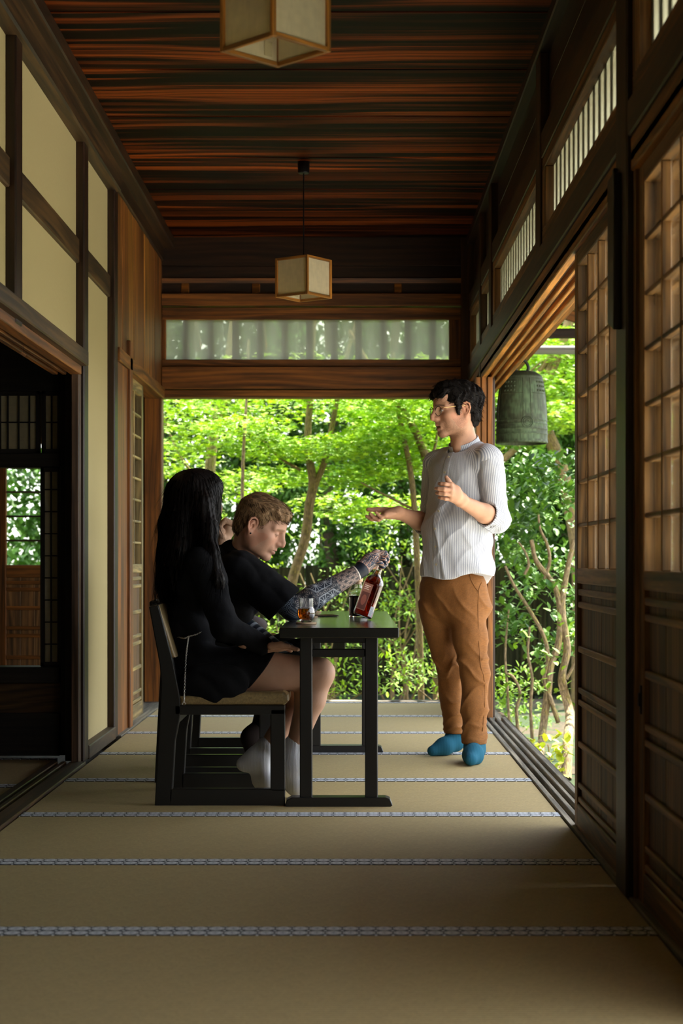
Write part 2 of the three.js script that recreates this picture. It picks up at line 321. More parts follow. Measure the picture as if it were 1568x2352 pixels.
slidingDoor('door_4', 'glazed sliding door pushed behind the nearest one', 0.807, 0.840, 3.42, 4.52, 4, 7, M.door);
slidingDoor('door_5', 'pale lattice sliding door at the far end of the left wall', -1.252, -1.218, 9.27, 10.05, 2, 8, [wood(lin(0.50, 0.34, 0.12), 0.5), wood(lin(0.55, 0.38, 0.14), 0.5), wood(lin(0.60, 0.42, 0.16), 0.5)], 1.925, 0.88, 1.86, true);
{ // finger pulls
  const pull = (D, x, d, y) => mesh('finger_pull', mergeGeometries([dbox(x - 0.004, x + 0.001, y, y + 0.075, d, d + 0.02, 0.001), dbox(x - 0.008, x - 0.002, y + 0.02, y + 0.055, d + 0.004, d + 0.016, 0.001)]), M.blackmetal, D);
  pull(scene.getObjectByName('door_2'), 0.766, 4.50, 0.50); pull(scene.getObjectByName('door_1'), 0.762, 4.79, 0.56);
}
// ------------------------------------------------------------------ right wall
{
  const w = struct('wall_right', 'timber wall of sliding doors under transom windows');
  mesh('post', dbox(0.735, 0.90, 0, 2.95, 4.57, 4.745, 0.006), M.post, w);
  mesh('jamb', dbox(0.755, 0.80, 0, 1.945, 4.542, 4.569, 0.002), M.door[1], w);
  mesh('post', dbox(0.752, 0.90, 0, 2.95, 3.30, 3.43, 0.006), M.post, w);
  for (const [x0, x1] of [[0.714, 0.742], [0.746, 0.775], [0.780, 0.812]]) mesh('jamb_strip', dbox(x0, x1, 0, 1.95, 9.76, 9.84, 0.003), M.hinoki[0], w);
  mesh('post', dbox(0.745, 0.83, 0, 2.95, 9.84, 9.96, 0.004), M.darkwood, w);
  for (let k = 0; k < 4; k++) mesh('board', dbox(0.765, 0.80 + 0.002 * (k % 2), 0, 1.95, 9.96 + k * 0.22, 10.178 + k * 0.22, 0.003), M.darkwood, w);
  // lintel: grooved underside
  for (const [x0, x1] of [[0.748, 0.776], [0.800, 0.816], [0.840, 0.856], [0.880, 0.905]]) mesh('lintel_track', dbox(x0, x1, 1.945, 1.995, 1.0, 10.83, 0.003), M.hinoki[2], w);
  mesh('lintel', dbox(0.748, 0.905, 1.968, 2.035, 1.0, 10.83, 0.003), M.hinoki[0], w);
  mesh('lintel_board', dbox(0.740, 0.80, 2.037, 2.135, 1.0, 10.83, 0.004), M.darkwood, w);
  mesh('rail', dbox(0.748, 0.85, 2.480, 2.585, 1.0, 10.83, 0.004), M.darkwood, w);
  for (let k = 0; k < 2; k++) mesh('upper_board', dbox(0.78, 0.85, 2.585 + k * 0.18, 2.765 + k * 0.19, 1.0, 10.9, 0.003), M.post, w);
  mesh('cornice', dbox(0.735, 0.85, 2.90, 2.955, -2.1, 10.86, 0.005), M.post, w);
  const bays = [[9.20, 10.80], [6.86, 9.06], [4.75, 6.72], [3.43, 4.57], [1.0, 3.30]];
  for (const d of [6.72, 9.06]) mesh('small_post', dbox(0.742, 0.85, 2.04, 2.90, d, d + 0.14, 0.004), M.darkwood, w);
  bays.forEach(([a, b], i) => {
    const t = struct('window_' + (i + 2), ['far frosted transom pane nearest the corner', 'middle frosted transom pane over the open side', 'frosted transom pane over the sliding door', 'frosted transom pane cut by the right edge', 'frosted transom pane near the camera'][i]);
    mesh('frame', mergeGeometries([dbox(0.752, 0.82, 2.138, 2.198, a, b, 0.003), dbox(0.752, 0.82, 2.432, 2.478, a, b, 0.003), dbox(0.752, 0.82, 2.198, 2.432, a, a + 0.10, 0.003), dbox(0.752, 0.82, 2.198, 2.432, b - 0.10, b, 0.003)]), M.door[1], t);
    mesh('pane', dbox(0.786, 0.789, 2.198, 2.432, a + 0.10, b - 0.10, 0), M.shoji, t);
    for (let d = a + 0.13; d < b - 0.1; d += 0.125) mesh('slat', dbox(0.7895, 0.815, 2.15, 2.48, d, d + 0.055, 0.002), M.darkwood, t);
  });
  for (const [x0, x1] of [[0.744, 0.768], [0.786, 0.806], [0.824, 0.842], [0.860, 0.885]]) mesh('sill_track', dbox(x0, x1, -0.06, 0.006, 1.0, 9.78, 0.003), M.sill, w);
  mesh('sill', dbox(0.744, 0.885, -0.10, -0.012, 1.0, 10.9, 0), M.sill, w);
  mesh('lower_wall', dbox(0.74, 0.88, 0, 1.95, -2.1, 1.8, 0), M.plaster, w);
  mesh('upper_wall', dbox(0.74, 0.88, 1.95, 2.95, -2.1, 1.0, 0), M.plaster, w);
  const f = struct('wall_front', 'plain plaster wall behind the viewer');
  mesh('plaster_panel', dbox(-4.6, 1.0, -0.1, 3.0, -2.3, -2.1, 0), M.plaster, f);
}
// ------------------------------------------------------------------ dark side room behind the left wall
{
  const w = struct('wall_side_room', 'dark partition with lattice screens inside the side room');
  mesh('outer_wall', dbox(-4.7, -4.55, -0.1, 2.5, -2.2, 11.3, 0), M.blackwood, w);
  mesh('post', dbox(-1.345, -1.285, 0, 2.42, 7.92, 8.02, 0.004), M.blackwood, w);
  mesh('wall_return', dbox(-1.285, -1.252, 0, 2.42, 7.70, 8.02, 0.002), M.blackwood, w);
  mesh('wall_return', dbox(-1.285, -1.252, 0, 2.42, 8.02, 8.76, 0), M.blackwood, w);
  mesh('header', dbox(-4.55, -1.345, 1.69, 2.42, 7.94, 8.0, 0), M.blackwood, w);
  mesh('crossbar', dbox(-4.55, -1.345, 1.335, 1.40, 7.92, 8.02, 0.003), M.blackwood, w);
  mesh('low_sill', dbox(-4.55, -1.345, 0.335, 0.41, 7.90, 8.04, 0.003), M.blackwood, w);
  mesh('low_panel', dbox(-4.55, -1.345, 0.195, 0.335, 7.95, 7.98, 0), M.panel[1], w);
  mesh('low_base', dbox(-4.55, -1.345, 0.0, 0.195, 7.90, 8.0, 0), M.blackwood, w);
  const screen = (x0, x1, y0, y1, n, m) => {
    mesh('screen_paper', dbox(x0, x1, y0, y1, 7.972, 7.974, 0), M.paper, w);
    mesh('screen_frame', mergeGeometries([dbox(x0, x0 + 0.018, y0, y1, 7.95, 7.99, 0.002), dbox(x1 - 0.018, x1, y0, y1, 7.95, 7.99, 0.002), dbox(x0, x1, y0, y0 + 0.02, 7.95, 7.99, 0.002), dbox(x0, x1, y1 - 0.02, y1, 7.95, 7.99, 0.002)]), M.blackwood, w);
    for (let i = 1; i < n; i++) { const x = x0 + (x1 - x0) * i / n; mesh('lattice_bar', dbox(x - 0.003, x + 0.003, y0, y1, 7.955, 7.972, 0), M.blackwood, w); }
    for (let j = 1; j < m; j++) { const y = y0 + (y1 - y0) * j / m; mesh('lattice_bar', dbox(x0, x1, y - 0.003, y + 0.003, 7.955, 7.972, 0), M.blackwood, w); }
  };
  screen(-1.437, -1.345, 1.40, 1.69, 2, 2); screen(-1.645, -1.445, 1.40, 1.69, 4, 2); screen(-1.86, -1.655, 1.40, 1.69, 4, 2); screen(-2.3, -1.87, 1.40, 1.69, 8, 2);
  screen(-1.442, -1.345, 0.41, 1.335, 2, 9);
  // room beyond: end wall with a glazed door to the garden
  const e = struct('wall_far_room', 'end wall of the far side room');
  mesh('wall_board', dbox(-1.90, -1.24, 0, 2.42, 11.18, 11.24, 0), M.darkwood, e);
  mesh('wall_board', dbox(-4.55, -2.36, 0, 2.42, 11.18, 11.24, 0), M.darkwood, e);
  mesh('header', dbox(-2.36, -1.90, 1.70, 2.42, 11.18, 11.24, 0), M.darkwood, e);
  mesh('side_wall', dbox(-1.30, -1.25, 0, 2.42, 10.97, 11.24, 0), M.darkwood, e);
  const D = struct('door_6', 'garden door of five glazed rows seen through the dark side room');
  mesh('stile', dbox(-2.36, -2.235, 0, 1.70, 11.10, 11.135, 0.003), M.hinoki[1], D); mesh('stile', dbox(-1.96, -1.90, 0, 1.70, 11.10, 11.135, 0.003), M.hinoki[1], D);
  mesh('rail', dbox(-2.235, -1.96, 0.79, 0.872, 11.10, 11.135, 0.003), M.hinoki[1], D); mesh('rail', dbox(-2.235, -1.96, 1.66, 1.70, 11.10, 11.135, 0.003), M.hinoki[1], D);
  for (let j = 0; j < 5; j++) { const y = 0.872 + j * 0.1576; mesh('pane', dbox(-2.235, -1.96, y, y + 0.1576, 11.118, 11.121, 0), M.glass, D); if (j) mesh('muntin', dbox(-2.235, -1.96, y - 0.006, y + 0.006, 11.10, 11.13, 0.002), M.darkwood, D); }
  for (let j = 0; j < 3; j++) mesh('board', dbox(-2.235 + j * 0.0917, -2.145 + j * 0.0917, 0, 0.79, 11.115, 11.13, 0.002), M.door[j], D);
  for (const y of [0.745, 0.70, 0.58, 0.45, 0.40, 0.26, 0.12]) mesh('batten', dbox(-2.235, -1.96, y, y + 0.024, 11.10, 11.115, 0.002), M.hinoki[1], D);
  mesh('finger_pull', dbox(-2.29, -2.275, 0.70, 0.78, 11.095, 11.102, 0.001), M.blackmetal, D);
}
// ------------------------------------------------------------------ eaves outside
{
  const e = struct('eaves', 'timber eaves with rafters and gutter over the garden side');
  const slope = (x) => 2.66 - (x - 0.88) * 0.33;
  mesh('roof_boards', (() => { const g = dbox(-0.6, 0.6, 0, 0.03, 0, 12.0, 0); return turned(g, 0, 0, Math.atan(-0.33), 1.43, slope(1.43) + 0.07, 0.6); })(), M.hinoki[1], e);
  for (let k = 0; k < 27; k++) mesh('rafter', bar(V(0.86, slope(0.86) + 0.03, -0.3 - k * 0.42), V(1.98, slope(1.98) + 0.03, -0.3 - k * 0.42), 0.05, 0.065), M.hinoki[0], e);
  mesh('eave_beam', dbox(1.025, 1.105, 2.14, 2.26, 0, 11.3, 0.005), M.hinoki[1], e);
  for (const d of [3.6, 7.1, 10.9]) mesh('bracket_arm', dbox(0.85, 1.1, 2.262, 2.34, d, d + 0.09, 0.004), M.darkwood, e);
  mesh('gutter', turned(new THREE.CylinderGeometry(0.03, 0.03, 3.1, 12), 0, 0, Math.PI / 2, -0.3 + 0.95 + 0.55 + 1.3, 2.345, -11.75), new THREE.MeshStandardMaterial({ color: lin(0.22, 0.22, 0.2), roughness: 0.6 }), e);
  mesh('roof_boards', (() => { const g = dbox(-5, 2.0, 0, 0.03, 0, 1.05, 0); return turned(g, 0.30, 0, 0, 0, 2.66, -10.85); })(), M.hinoki[1], e);
  for (let k = 0; k < 14; k++) mesh('rafter', bar(V(-4.2 + k * 0.45, 2.63, -10.85), V(-4.2 + k * 0.45, 2.36, -11.75), 0.05, 0.065), M.hinoki[0], e);
  mesh('fascia', dbox(1.2, 1.98, 2.36, 2.42, 11.2, 11.26, 0.003), M.post, e);
}
// ------------------------------------------------------------------ chairs
const lacquer = new THREE.MeshPhysicalMaterial({ color: lin(0.010, 0.009, 0.008), roughness: 0.38, bumpMap: grainBump, bumpScale: 0.0003 });
const lacquerTop = new THREE.MeshPhysicalMaterial({ color: lin(0.012, 0.012, 0.011), roughness: 0.24, clearcoat: 0.4, clearcoatRoughness: 0.12 });
const vinylTex = dataTex(256, 256, (u, v) => { const s = 0.84 + 0.12 * (tnoise(u, v, 23, 31, 61) + tnoise(u, v, 57, 43, 63) - 1) - 0.1 * (tnoise(u, v, 60, 60, 62) - 0.5); return [s, s * 0.98, s * 0.93]; }, true);
vinylTex.repeat.set(5, 5);
const vinyl = new THREE.MeshStandardMaterial({ color: lin(0.40, 0.29, 0.14), map: vinylTex, roughness: 0.42 });
function planar(g, sx = 1) { const p = g.attributes.position, u = new Float32Array(p.count * 2); for (let i = 0; i < p.count; i++) { u[2 * i] = p.getX(i); u[2 * i + 1] = p.getY(i) + p.getZ(i); } g.setAttribute('uv', new THREE.BufferAttribute(u, 2)); return g; }
/** side outline in (x, y), extruded across the depth from d0 to d1 */
function slab(pts, t, bevel = 0.004) {
  const s = new THREE.Shape(pts.map(([x, y]) => new THREE.Vector2(x, y)));
  return planar(new THREE.ExtrudeGeometry(s, { depth: t - 2 * bevel, bevelEnabled: true, bevelSize: bevel, bevelThickness: bevel, bevelSegments: 2, curveSegments: 8 }).translate(0, 0, bevel));
}
function softPad(pts, t, r) { const s = new THREE.Shape(pts.map(([x, y]) => new THREE.Vector2(x, y))); return planar(new THREE.ExtrudeGeometry(s, { depth: t - 2 * r, bevelEnabled: true, bevelSize: r * 0.8, bevelOffset: -r * 0.8, bevelThickness: r, bevelSegments: 4 }).translate(0, 0, r)); }
function makeChair(label, d0, dx, turn = 0) {
  const W = 0.485, t = thing('lacquer_chair', label, 'chair', [-0.48 + dx, 0, -(d0 + W / 2)], 'low black chairs along the table');
  const X = (x) => x + 0.48;
  for (const z of [-W / 2, W / 2 - 0.036]) {
    const z0 = z;
    const put = (n, g) => { g.translate(0, 0, z0); return mesh(n, g, lacquer, t); };
    put('back_leg', slab([[-0.718, 0], [-0.662, 0], [-0.660, 0.06], [-0.650, 0.24], [-0.629, 0.345], [-0.633, 0.40], [-0.658, 0.53], [-0.711, 0.735], [-0.739, 0.73], [-0.700, 0.52], [-0.694, 0.45], [-0.706, 0.24]].map(([x, y]) => [X(x), y]), 0.036));
    put('front_leg', slab([[-0.292, 0.055], [-0.246, 0.055], [-0.246, 0.352], [-0.292, 0.352]].map(([x, y]) => [X(x), y]), 0.036));
    put('base_runner', slab([[-0.664, 0], [-0.246, 0], [-0.246, 0.058], [-0.664, 0.058]].map(([x, y]) => [X(x), y]), 0.036));
    put('seat_rail', slab([[-0.645, 0.338], [-0.246, 0.338], [-0.246, 0.366], [-0.645, 0.366]].map(([x, y]) => [X(x), y]), 0.036));
  }
  mesh('cross_rail', box(X(-0.29), X(-0.262), 0.29, 0.34, -W / 2 + 0.03, W / 2 - 0.03, 0.003), lacquer, t);
  mesh('cross_rail', box(X(-0.675), X(-0.645), 0.29, 0.35, -W / 2 + 0.03, W / 2 - 0.03, 0.003), lacquer, t);
  mesh('seat_board', box(X(-0.64), X(-0.25), 0.352, 0.372, -W / 2 + 0.03, W / 2 - 0.03, 0.003), lacquer, t);
  mesh('seat_cushion', softPad([[-0.632, 0.368], [-0.245, 0.368], [-0.228, 0.385], [-0.230, 0.408], [-0.25, 0.420], [-0.44, 0.414], [-0.632, 0.402]].map(([x, y]) => [X(x), y]), W - 0.004, 0.016).translate(0, 0, -W / 2 + 0.002), vinyl, t);
  mesh('back_board', slab([[-0.742, 0.735], [-0.722, 0.742], [-0.672, 0.545], [-0.690, 0.54]].map(([x, y]) => [X(x), y]), W - 0.07, 0.002).translate(0, 0, -W / 2 + 0.035), lacquer, t);
  mesh('back_pad', softPad([[-0.722, 0.738], [-0.706, 0.740], [-0.646, 0.545], [-0.672, 0.542]].map(([x, y]) => [X(x), y]), W - 0.02, 0.008).translate(0, 0, -W / 2 + 0.01), vinyl, t);
  t.rotation.y = turn;
  return t;
}
makeChair('black lacquer chair with tan seat holding the long-haired person', 6.305, 0);
makeChair('middle black chair under the person reaching for the bottle', 6.95, -0.075);
makeChair('farthest black chair under the person in grey', 7.66, -0.06);
// ------------------------------------------------------------------ table
{
  const t = thing('lacquer_table', 'long narrow black lacquer table with runner feet', 'table', [-0.042, 0, -7.195]);
  const B = (n, x0, x1, y0, y1, d0, d1, c = 0.003, m = lacquer) => mesh(n, box(x0 + 0.042, x1 + 0.042, y0, y1, 7.195 - d1, 7.195 - d0, c), m, t);
  B('tabletop', -0.259, 0.175, 0.622, 0.659, 6.20, 8.19, 0.003, lacquerTop);
  for (const d of [6.285, 8.03]) {
    for (const [a, b] of [[-0.187, -0.141], [0.053, 0.100]]) B('leg', a, b, 0.028, 0.622, d, d + 0.047);
    const r = slab([[-0.238, 0.004], [-0.232, 0], [0.143, 0], [0.150, 0.006], [0.142, 0.026], [0.128, 0.031], [-0.215, 0.031], [-0.232, 0.022]].map(([x, y]) => [x + 0.042, y]), 0.07, 0.003); r.translate(0, 0, 7.195 - d - 0.058); mesh('runner_foot', r, lacquer, t);
    B('end_rail', -0.141, 0.053, 0.548, 0.578, d + 0.008, d + 0.038);
    B('apron', -0.187, 0.10, 0.600, 0.622, d + 0.004, d + 0.042);
  }
  for (const x of [-0.180, 0.068]) B('side_rail', x, x + 0.024, 0.592, 0.622, 6.33, 8.03);
  B('centre_stretcher', -0.07, -0.022, 0.545, 0.572, 6.33, 8.03);
}
// ------------------------------------------------------------------ things on the table
const clear = new THREE.MeshPhysicalMaterial({ color: lin(1, 1, 1), roughness: 0.0, transmission: 1, thickness: 0.01, ior: 1.5 });
const liquor = (c, d) => new THREE.MeshPhysicalMaterial({ color: lin(1, 1, 1), roughness: 0.0, transmission: 1, thickness: 0.05, ior: 1.36, attenuationColor: c, attenuationDistance: d });
const TOP = 0.659;
{
  const mk = (px, d, label, fill) => {
    const X = (px - VPX) / FOCAL * d;
    const c = thing('coaster', 'round pale coaster under ' + label[1], 'coaster', [X, TOP, -d], 'coasters on the table');
    mesh('disc', lathe([[0, 0], [0.038, 0], [0.040, 0.002], [0.040, 0.004], [0.038, 0.006], [0, 0.006]], 40), new THREE.MeshStandardMaterial({ color: lin(0.52, 0.36, 0.22), roughness: 0.8 }), c);
    const g = thing('whisky_glass', label[0], 'glass', [X, TOP + 0.006, -d], 'tasting glasses in a row');
    const out = [[0, 0.0], [0.019, 0.0], [0.021, 0.003], [0.026, 0.009], [0.0325, 0.022], [0.0345, 0.036], [0.0325, 0.050], [0.0285, 0.0565], [0.0275, 0.060], [0.0278, 0.092]];
    const inn = [[0.0262, 0.0925], [0.0258, 0.060], [0.0268, 0.0565], [0.0305, 0.050], [0.0325, 0.036], [0.0305, 0.022], [0.0245, 0.012], [0.016, 0.0075], [0, 0.007]];
    mesh('bowl', lathe([...out, ...inn], 40), clear, g);
    if (fill) mesh('whisky', lathe([[0, 0.0076], [0.0158, 0.0081], [0.0242, 0.0125], [0.0302, 0.0222], [0.0322, 0.036], [0.0302, 0.0495], [0.0280, 0.0535], [0, 0.0535]], 40), liquor(lin(0.80, 0.36, 0.06), 0.03), g);
  };
  mk(703, 6.58, ['tasting glass of whisky nearest the camera on a coaster', 'the nearest tasting glass'], true);
  mk(708, 7.28, ['second tasting glass, just behind the nearest one', 'the second tasting glass'], true);
  mk(713, 7.62, ['third tasting glass, behind the tattooed forearm', 'the third tasting glass'], true);
  mk(718, 7.98, ['farthest tasting glass at the end of the row', 'the farthest tasting glass'], false);
  const metal = new THREE.MeshStandardMaterial({ color: lin(0.7, 0.68, 0.62), roughness: 0.25, metalness: 1 });
  for (const [x, d, a, l] of [[745, 7.45, 0.06, 'upper silver pen lying on the table'], [752, 7.38, -0.03, 'lower silver pen lying on the table']]) {
    const t = thing('pen', l, 'pen', [(x - VPX) / FOCAL * d, TOP + 0.0045, -d], 'pens on the table'); t.rotation.y = a;
    mesh('barrel', turned(lathe([[0, -0.05], [0.0042, -0.05], [0.0042, 0.038], [0.0012, 0.05], [0, 0.051]], 14), 0, 0, -Math.PI / 2), metal, t);
    mesh('clip', box(-0.046, -0.016, 0.0042, 0.0052, -0.0012, 0.0012, 0.0003), metal, t);
  }
}
{ // clear decanter with dark drink and a cork
  const d = 7.30, t = thing('decanter', 'clear decanter of dark drink with a pale cork behind the tilted bottle', 'bottle', [(823 - VPX) / FOCAL * d, TOP, -d]);
  const out = [[0, 0], [0.036, 0], [0.040, 0.004], [0.0405, 0.095], [0.0400, 0.108], [0.034, 0.116], [0.020, 0.121], [0.0165, 0.128], [0.0165, 0.150], [0.018, 0.153]];
  const inn = [[0.0135, 0.153], [0.0135, 0.128], [0.018, 0.1185], [0.032, 0.113], [0.037, 0.106], [0.0375, 0.010], [0.034, 0.0075], [0, 0.0075]];
  mesh('glass_body', lathe([...out, ...inn], 40), clear, t);
  mesh('drink', lathe([[0, 0.008], [0.0336, 0.008], [0.0371, 0.0105], [0.0371, 0.094], [0, 0.094]], 40), liquor(lin(0.035, 0.010, 0.004), 0.012), t);
  mesh('cork', lathe([[0, 0.142], [0.013, 0.142], [0.0132, 0.153], [0.0185, 0.1535], [0.019, 0.158], [0.0188, 0.169], [0.017, 0.172], [0, 0.172]], 28), new THREE.MeshStandardMaterial({ color: lin(0.62, 0.42, 0.26), roughness: 0.8 }), t);
}
{ // tilted whisky bottle: rounded-square body
  const d = 7.0, t = thing('whisky_bottle', 'amber whisky bottle tilted up by the tattooed hand', 'bottle', [0.046, TOP + 0.0145, -d]);
  const sq = (a, n) => { const c = Math.cos(a), s = Math.sin(a); return Math.pow(Math.pow(Math.abs(c), n) + Math.pow(Math.abs(s), n), -1 / n); };
  const loft = (prof, seg = 64) => { // prof: [r, y, power]
    const P = [], I = []; prof.forEach(([r, y, n]) => { for (let j = 0; j <= seg; j++) { const a = j / seg * 2 * Math.PI + Math.PI / 4, k = r * sq(a, n); P.push(Math.cos(a) * k, y, Math.sin(a) * k * 0.86); } });
    for (let i = 0; i < prof.length - 1; i++) for (let j = 0; j < seg; j++) { const a = i * (seg + 1) + j, b = a + seg + 1; I.push(a, b, a + 1, a + 1, b, b + 1); }
    const g = new THREE.BufferGeometry(); g.setAttribute('position', new THREE.Float32BufferAttribute(P, 3)); g.setIndex(I); g.computeVertexNormals(); return g;
  };
  mesh('glass_body', loft([[0.001, 0, 4], [0.034, 0, 4], [0.0385, 0.003, 4.5], [0.0405, 0.009, 5], [0.0405, 0.140, 5], [0.0395, 0.152, 4], [0.034, 0.165, 3], [0.024, 0.174, 2.3], [0.0165, 0.180, 2], [0.0145, 0.190, 2], [0.0140, 0.240, 2], [0.0165, 0.243, 2], [0.0165, 0.255, 2], [0.0110, 0.255, 2], [0.0110, 0.190, 2], [0.0135, 0.178, 2], [0.0215, 0.171, 2.3], [0.031, 0.162, 3], [0.0365, 0.150, 4], [0.0377, 0.139, 5], [0.0377, 0.010, 5], [0.034, 0.006, 4], [0.001, 0.006, 4]]), clear, t);
  mesh('whisky', loft([[0.001, 0.0062, 4], [0.0339, 0.0062, 4], [0.0374, 0.0102, 5], [0.0374, 0.139, 5], [0.0362, 0.150, 4], [0.0307, 0.162, 3], [0.0212, 0.171, 2.3], [0.0132, 0.178, 2], [0.0107, 0.190, 2], [0.0107, 0.200, 2], [0.001, 0.200, 2]]), liquor(lin(0.62, 0.13, 0.012), 0.026), t);
  const cv = document.createElement('canvas'); cv.width = 128; cv.height = 256; const c = cv.getContext('2d'); c.fillStyle = '#8d5a48'; c.fillRect(0, 0, 128, 256); c.fillStyle = '#5b2c22'; c.fillRect(8, 84, 112, 164);
  c.fillStyle = '#e4cdbd'; c.fillRect(14, 20, 84, 7); c.fillRect(14, 36, 60, 7); c.fillRect(14, 54, 74, 5); c.fillStyle = '#8b4a3a'; c.beginPath(); c.ellipse(64, 160, 36, 50, 0, 0, 7); c.fill();
  const lt = new THREE.CanvasTexture(cv); lt.colorSpace = THREE.SRGBColorSpace;
  const lab = mesh('front_label', new THREE.BoxGeometry(0.036, 0.112, 0.0006), new THREE.MeshStandardMaterial({ map: lt, roughness: 0.7 }), t); lab.position.set(-0.018, 0.082, 0.0353);
  const cw = document.createElement('canvas'); cw.width = 64; cw.height = 128; const w = cw.getContext('2d'); w.fillStyle = '#dfe6f2'; w.fillRect(0, 0, 64, 128); w.fillStyle = '#9aa6b8'; for (let k = 0; k < 9; k++) w.fillRect(10, 12 + k * 12, 30 + (k * 7) % 16, 3);
  const wt = new THREE.CanvasTexture(cw); wt.colorSpace = THREE.SRGBColorSpace;
  const wl = mesh('white_label', new THREE.BoxGeometry(0.014, 0.042, 0.0006), new THREE.MeshStandardMaterial({ map: wt, roughness: 0.7 }), t); wl.position.set(0.0275, 0.032, 0.0354);
  t.rotation.set(0, 0, -20 * Math.PI / 180);
}
// ------------------------------------------------------------------ paper lanterns
function lantern(label, x, d, yaw) {
  const t = thing('paper_lantern', label, 'lamp', [x, 2.25, -d], 'hanging paper lanterns'); t.rotation.y = yaw;
  const s = 0.098, b = 0.013, H = 0.20, wd = M.hinoki[2];
  for (const i of [-1, 1]) for (const j of [-1, 1]) mesh('corner_post', box(i * s - b / 2, i * s + b / 2, 0, H, j * s - b / 2, j * s + b / 2, 0.0015), wd, t);
  for (const y of [0, H - b]) for (const j of [-1, 1]) {
    mesh('frame_rail', box(-s + b / 2, s - b / 2, y, y + b, j * s - b / 2, j * s + b / 2, 0.0015), wd, t);
    mesh('frame_rail', box(j * s - b / 2, j * s + b / 2, y, y + b, -s + b / 2, s - b / 2, 0.0015), wd, t);
  }
  for (const j of [-1, 1]) {
    mesh('paper_panel', box(-s, s, b, H - b, j * (s - 0.003) - 0.0006, j * (s - 0.003) + 0.0006, 0), M.paper, t);
    mesh('paper_panel', box(j * (s - 0.003) - 0.0006, j * (s - 0.003) + 0.0006, b, H - b, -s, s, 0), M.paper, t);
  }
  mesh('top_bar', box(-s, s, H - 0.012, H - 0.002, -0.008, 0.008, 0.001), wd, t);
  mesh('bulb_holder', lathe([[0, 0.10], [0.018, 0.10], [0.02, 0.13], [0.014, 0.19], [0, 0.19]], 16), new THREE.MeshStandardMaterial({ color: lin(0.5, 0.5, 0.48), roughness: 0.5 }), t);
  const cv = document.createElement('canvas'); cv.width = 64; cv.height = 96; const c = cv.getContext('2d'); c.fillStyle = '#b5a780'; c.fillRect(0, 0, 64, 96); c.fillStyle = '#6a614c'; for (let k = 0; k < 6; k++) c.fillRect(6, 8 + k * 14, 20 + (k * 17) % 30, 6);
  const ct = new THREE.CanvasTexture(cv); ct.colorSpace = THREE.SRGBColorSpace;
  mesh('paper_tag', box(0.045, 0.072, 0.022, 0.062, -s + 0.005, -s + 0.006, 0), new THREE.MeshStandardMaterial({ map: ct, roughness: 0.9 }), t);
  mesh('cord', turned(new THREE.CylinderGeometry(0.0035, 0.0035, 0.47, 8), 0, 0, 0, 0, H + 0.235 - 0.005, 0), M.blackmetal, t);
  const can = mesh('ceiling_cap', lathe([[0, 0.640], [0.026, 0.640], [0.030, 0.645], [0.031, 0.70], [0, 0.70]], 24), M.blackmetal, t);
  mesh('cap_sticker', box(0.0295, 0.0315, 0.678, 0.694, -0.008, 0.006, 0), new THREE.MeshStandardMaterial({ color: lin(0.6, 0.58, 0.5), roughness: 0.8 }), can);
}
lantern('cube paper lantern hanging in the middle of the hall', -0.2416, 8.79, Math.PI / 4 + 0.16);
lantern('nearest cube paper lantern, cut by the top edge', -0.199, 4.53, Math.PI / 4);
// ------------------------------------------------------------------ narrow dark board on the right post
{
  const t = thing('hanging_board', 'narrow black wooden board with slanted foot hung on the right post', 'board', [0.724, 1.535, -4.70]);
  const s = new THREE.Shape([[-0.05, 0.03], [0.05, 0], [0.05, 0.42], [-0.05, 0.42]].map(([x, y]) => new THREE.Vector2(x, y)));
  const g = new THREE.ExtrudeGeometry(s, { depth: 0.016, bevelEnabled: true, bevelSize: 0.003, bevelThickness: 0.003, bevelSegments: 2 }); planar(g); g.rotateY(-Math.PI / 2); g.translate(0.008, 0, 0);
  mesh('board', g, lacquer, t); mesh('hanger', box(-0.004, 0.008, 0.42, 0.445, -0.01, 0.01, 0.002), M.blackmetal, t);
}
{ // small tag on a thread below the left lintel
  const t = thing('hanging_tag', 'small brown tag on a thread below the dark left lintel', 'tag', [(54 - VPX) / FOCAL * 6.6, 1.732, -6.6]);
  mesh('thread', turned(new THREE.CylinderGeometry(0.0006, 0.0006, 0.03, 5), 0, 0, 0, 0, -0.014, 0), M.blackmetal, t);
  mesh('tag', turned(box(-0.011, 0.011, -0.006, 0.006, -0.001, 0.001, 0.0005), 0, 0.3, -0.6, 0, -0.034, 0), wood(lin(0.5, 0.2, 0.06), 0.7), t);
}
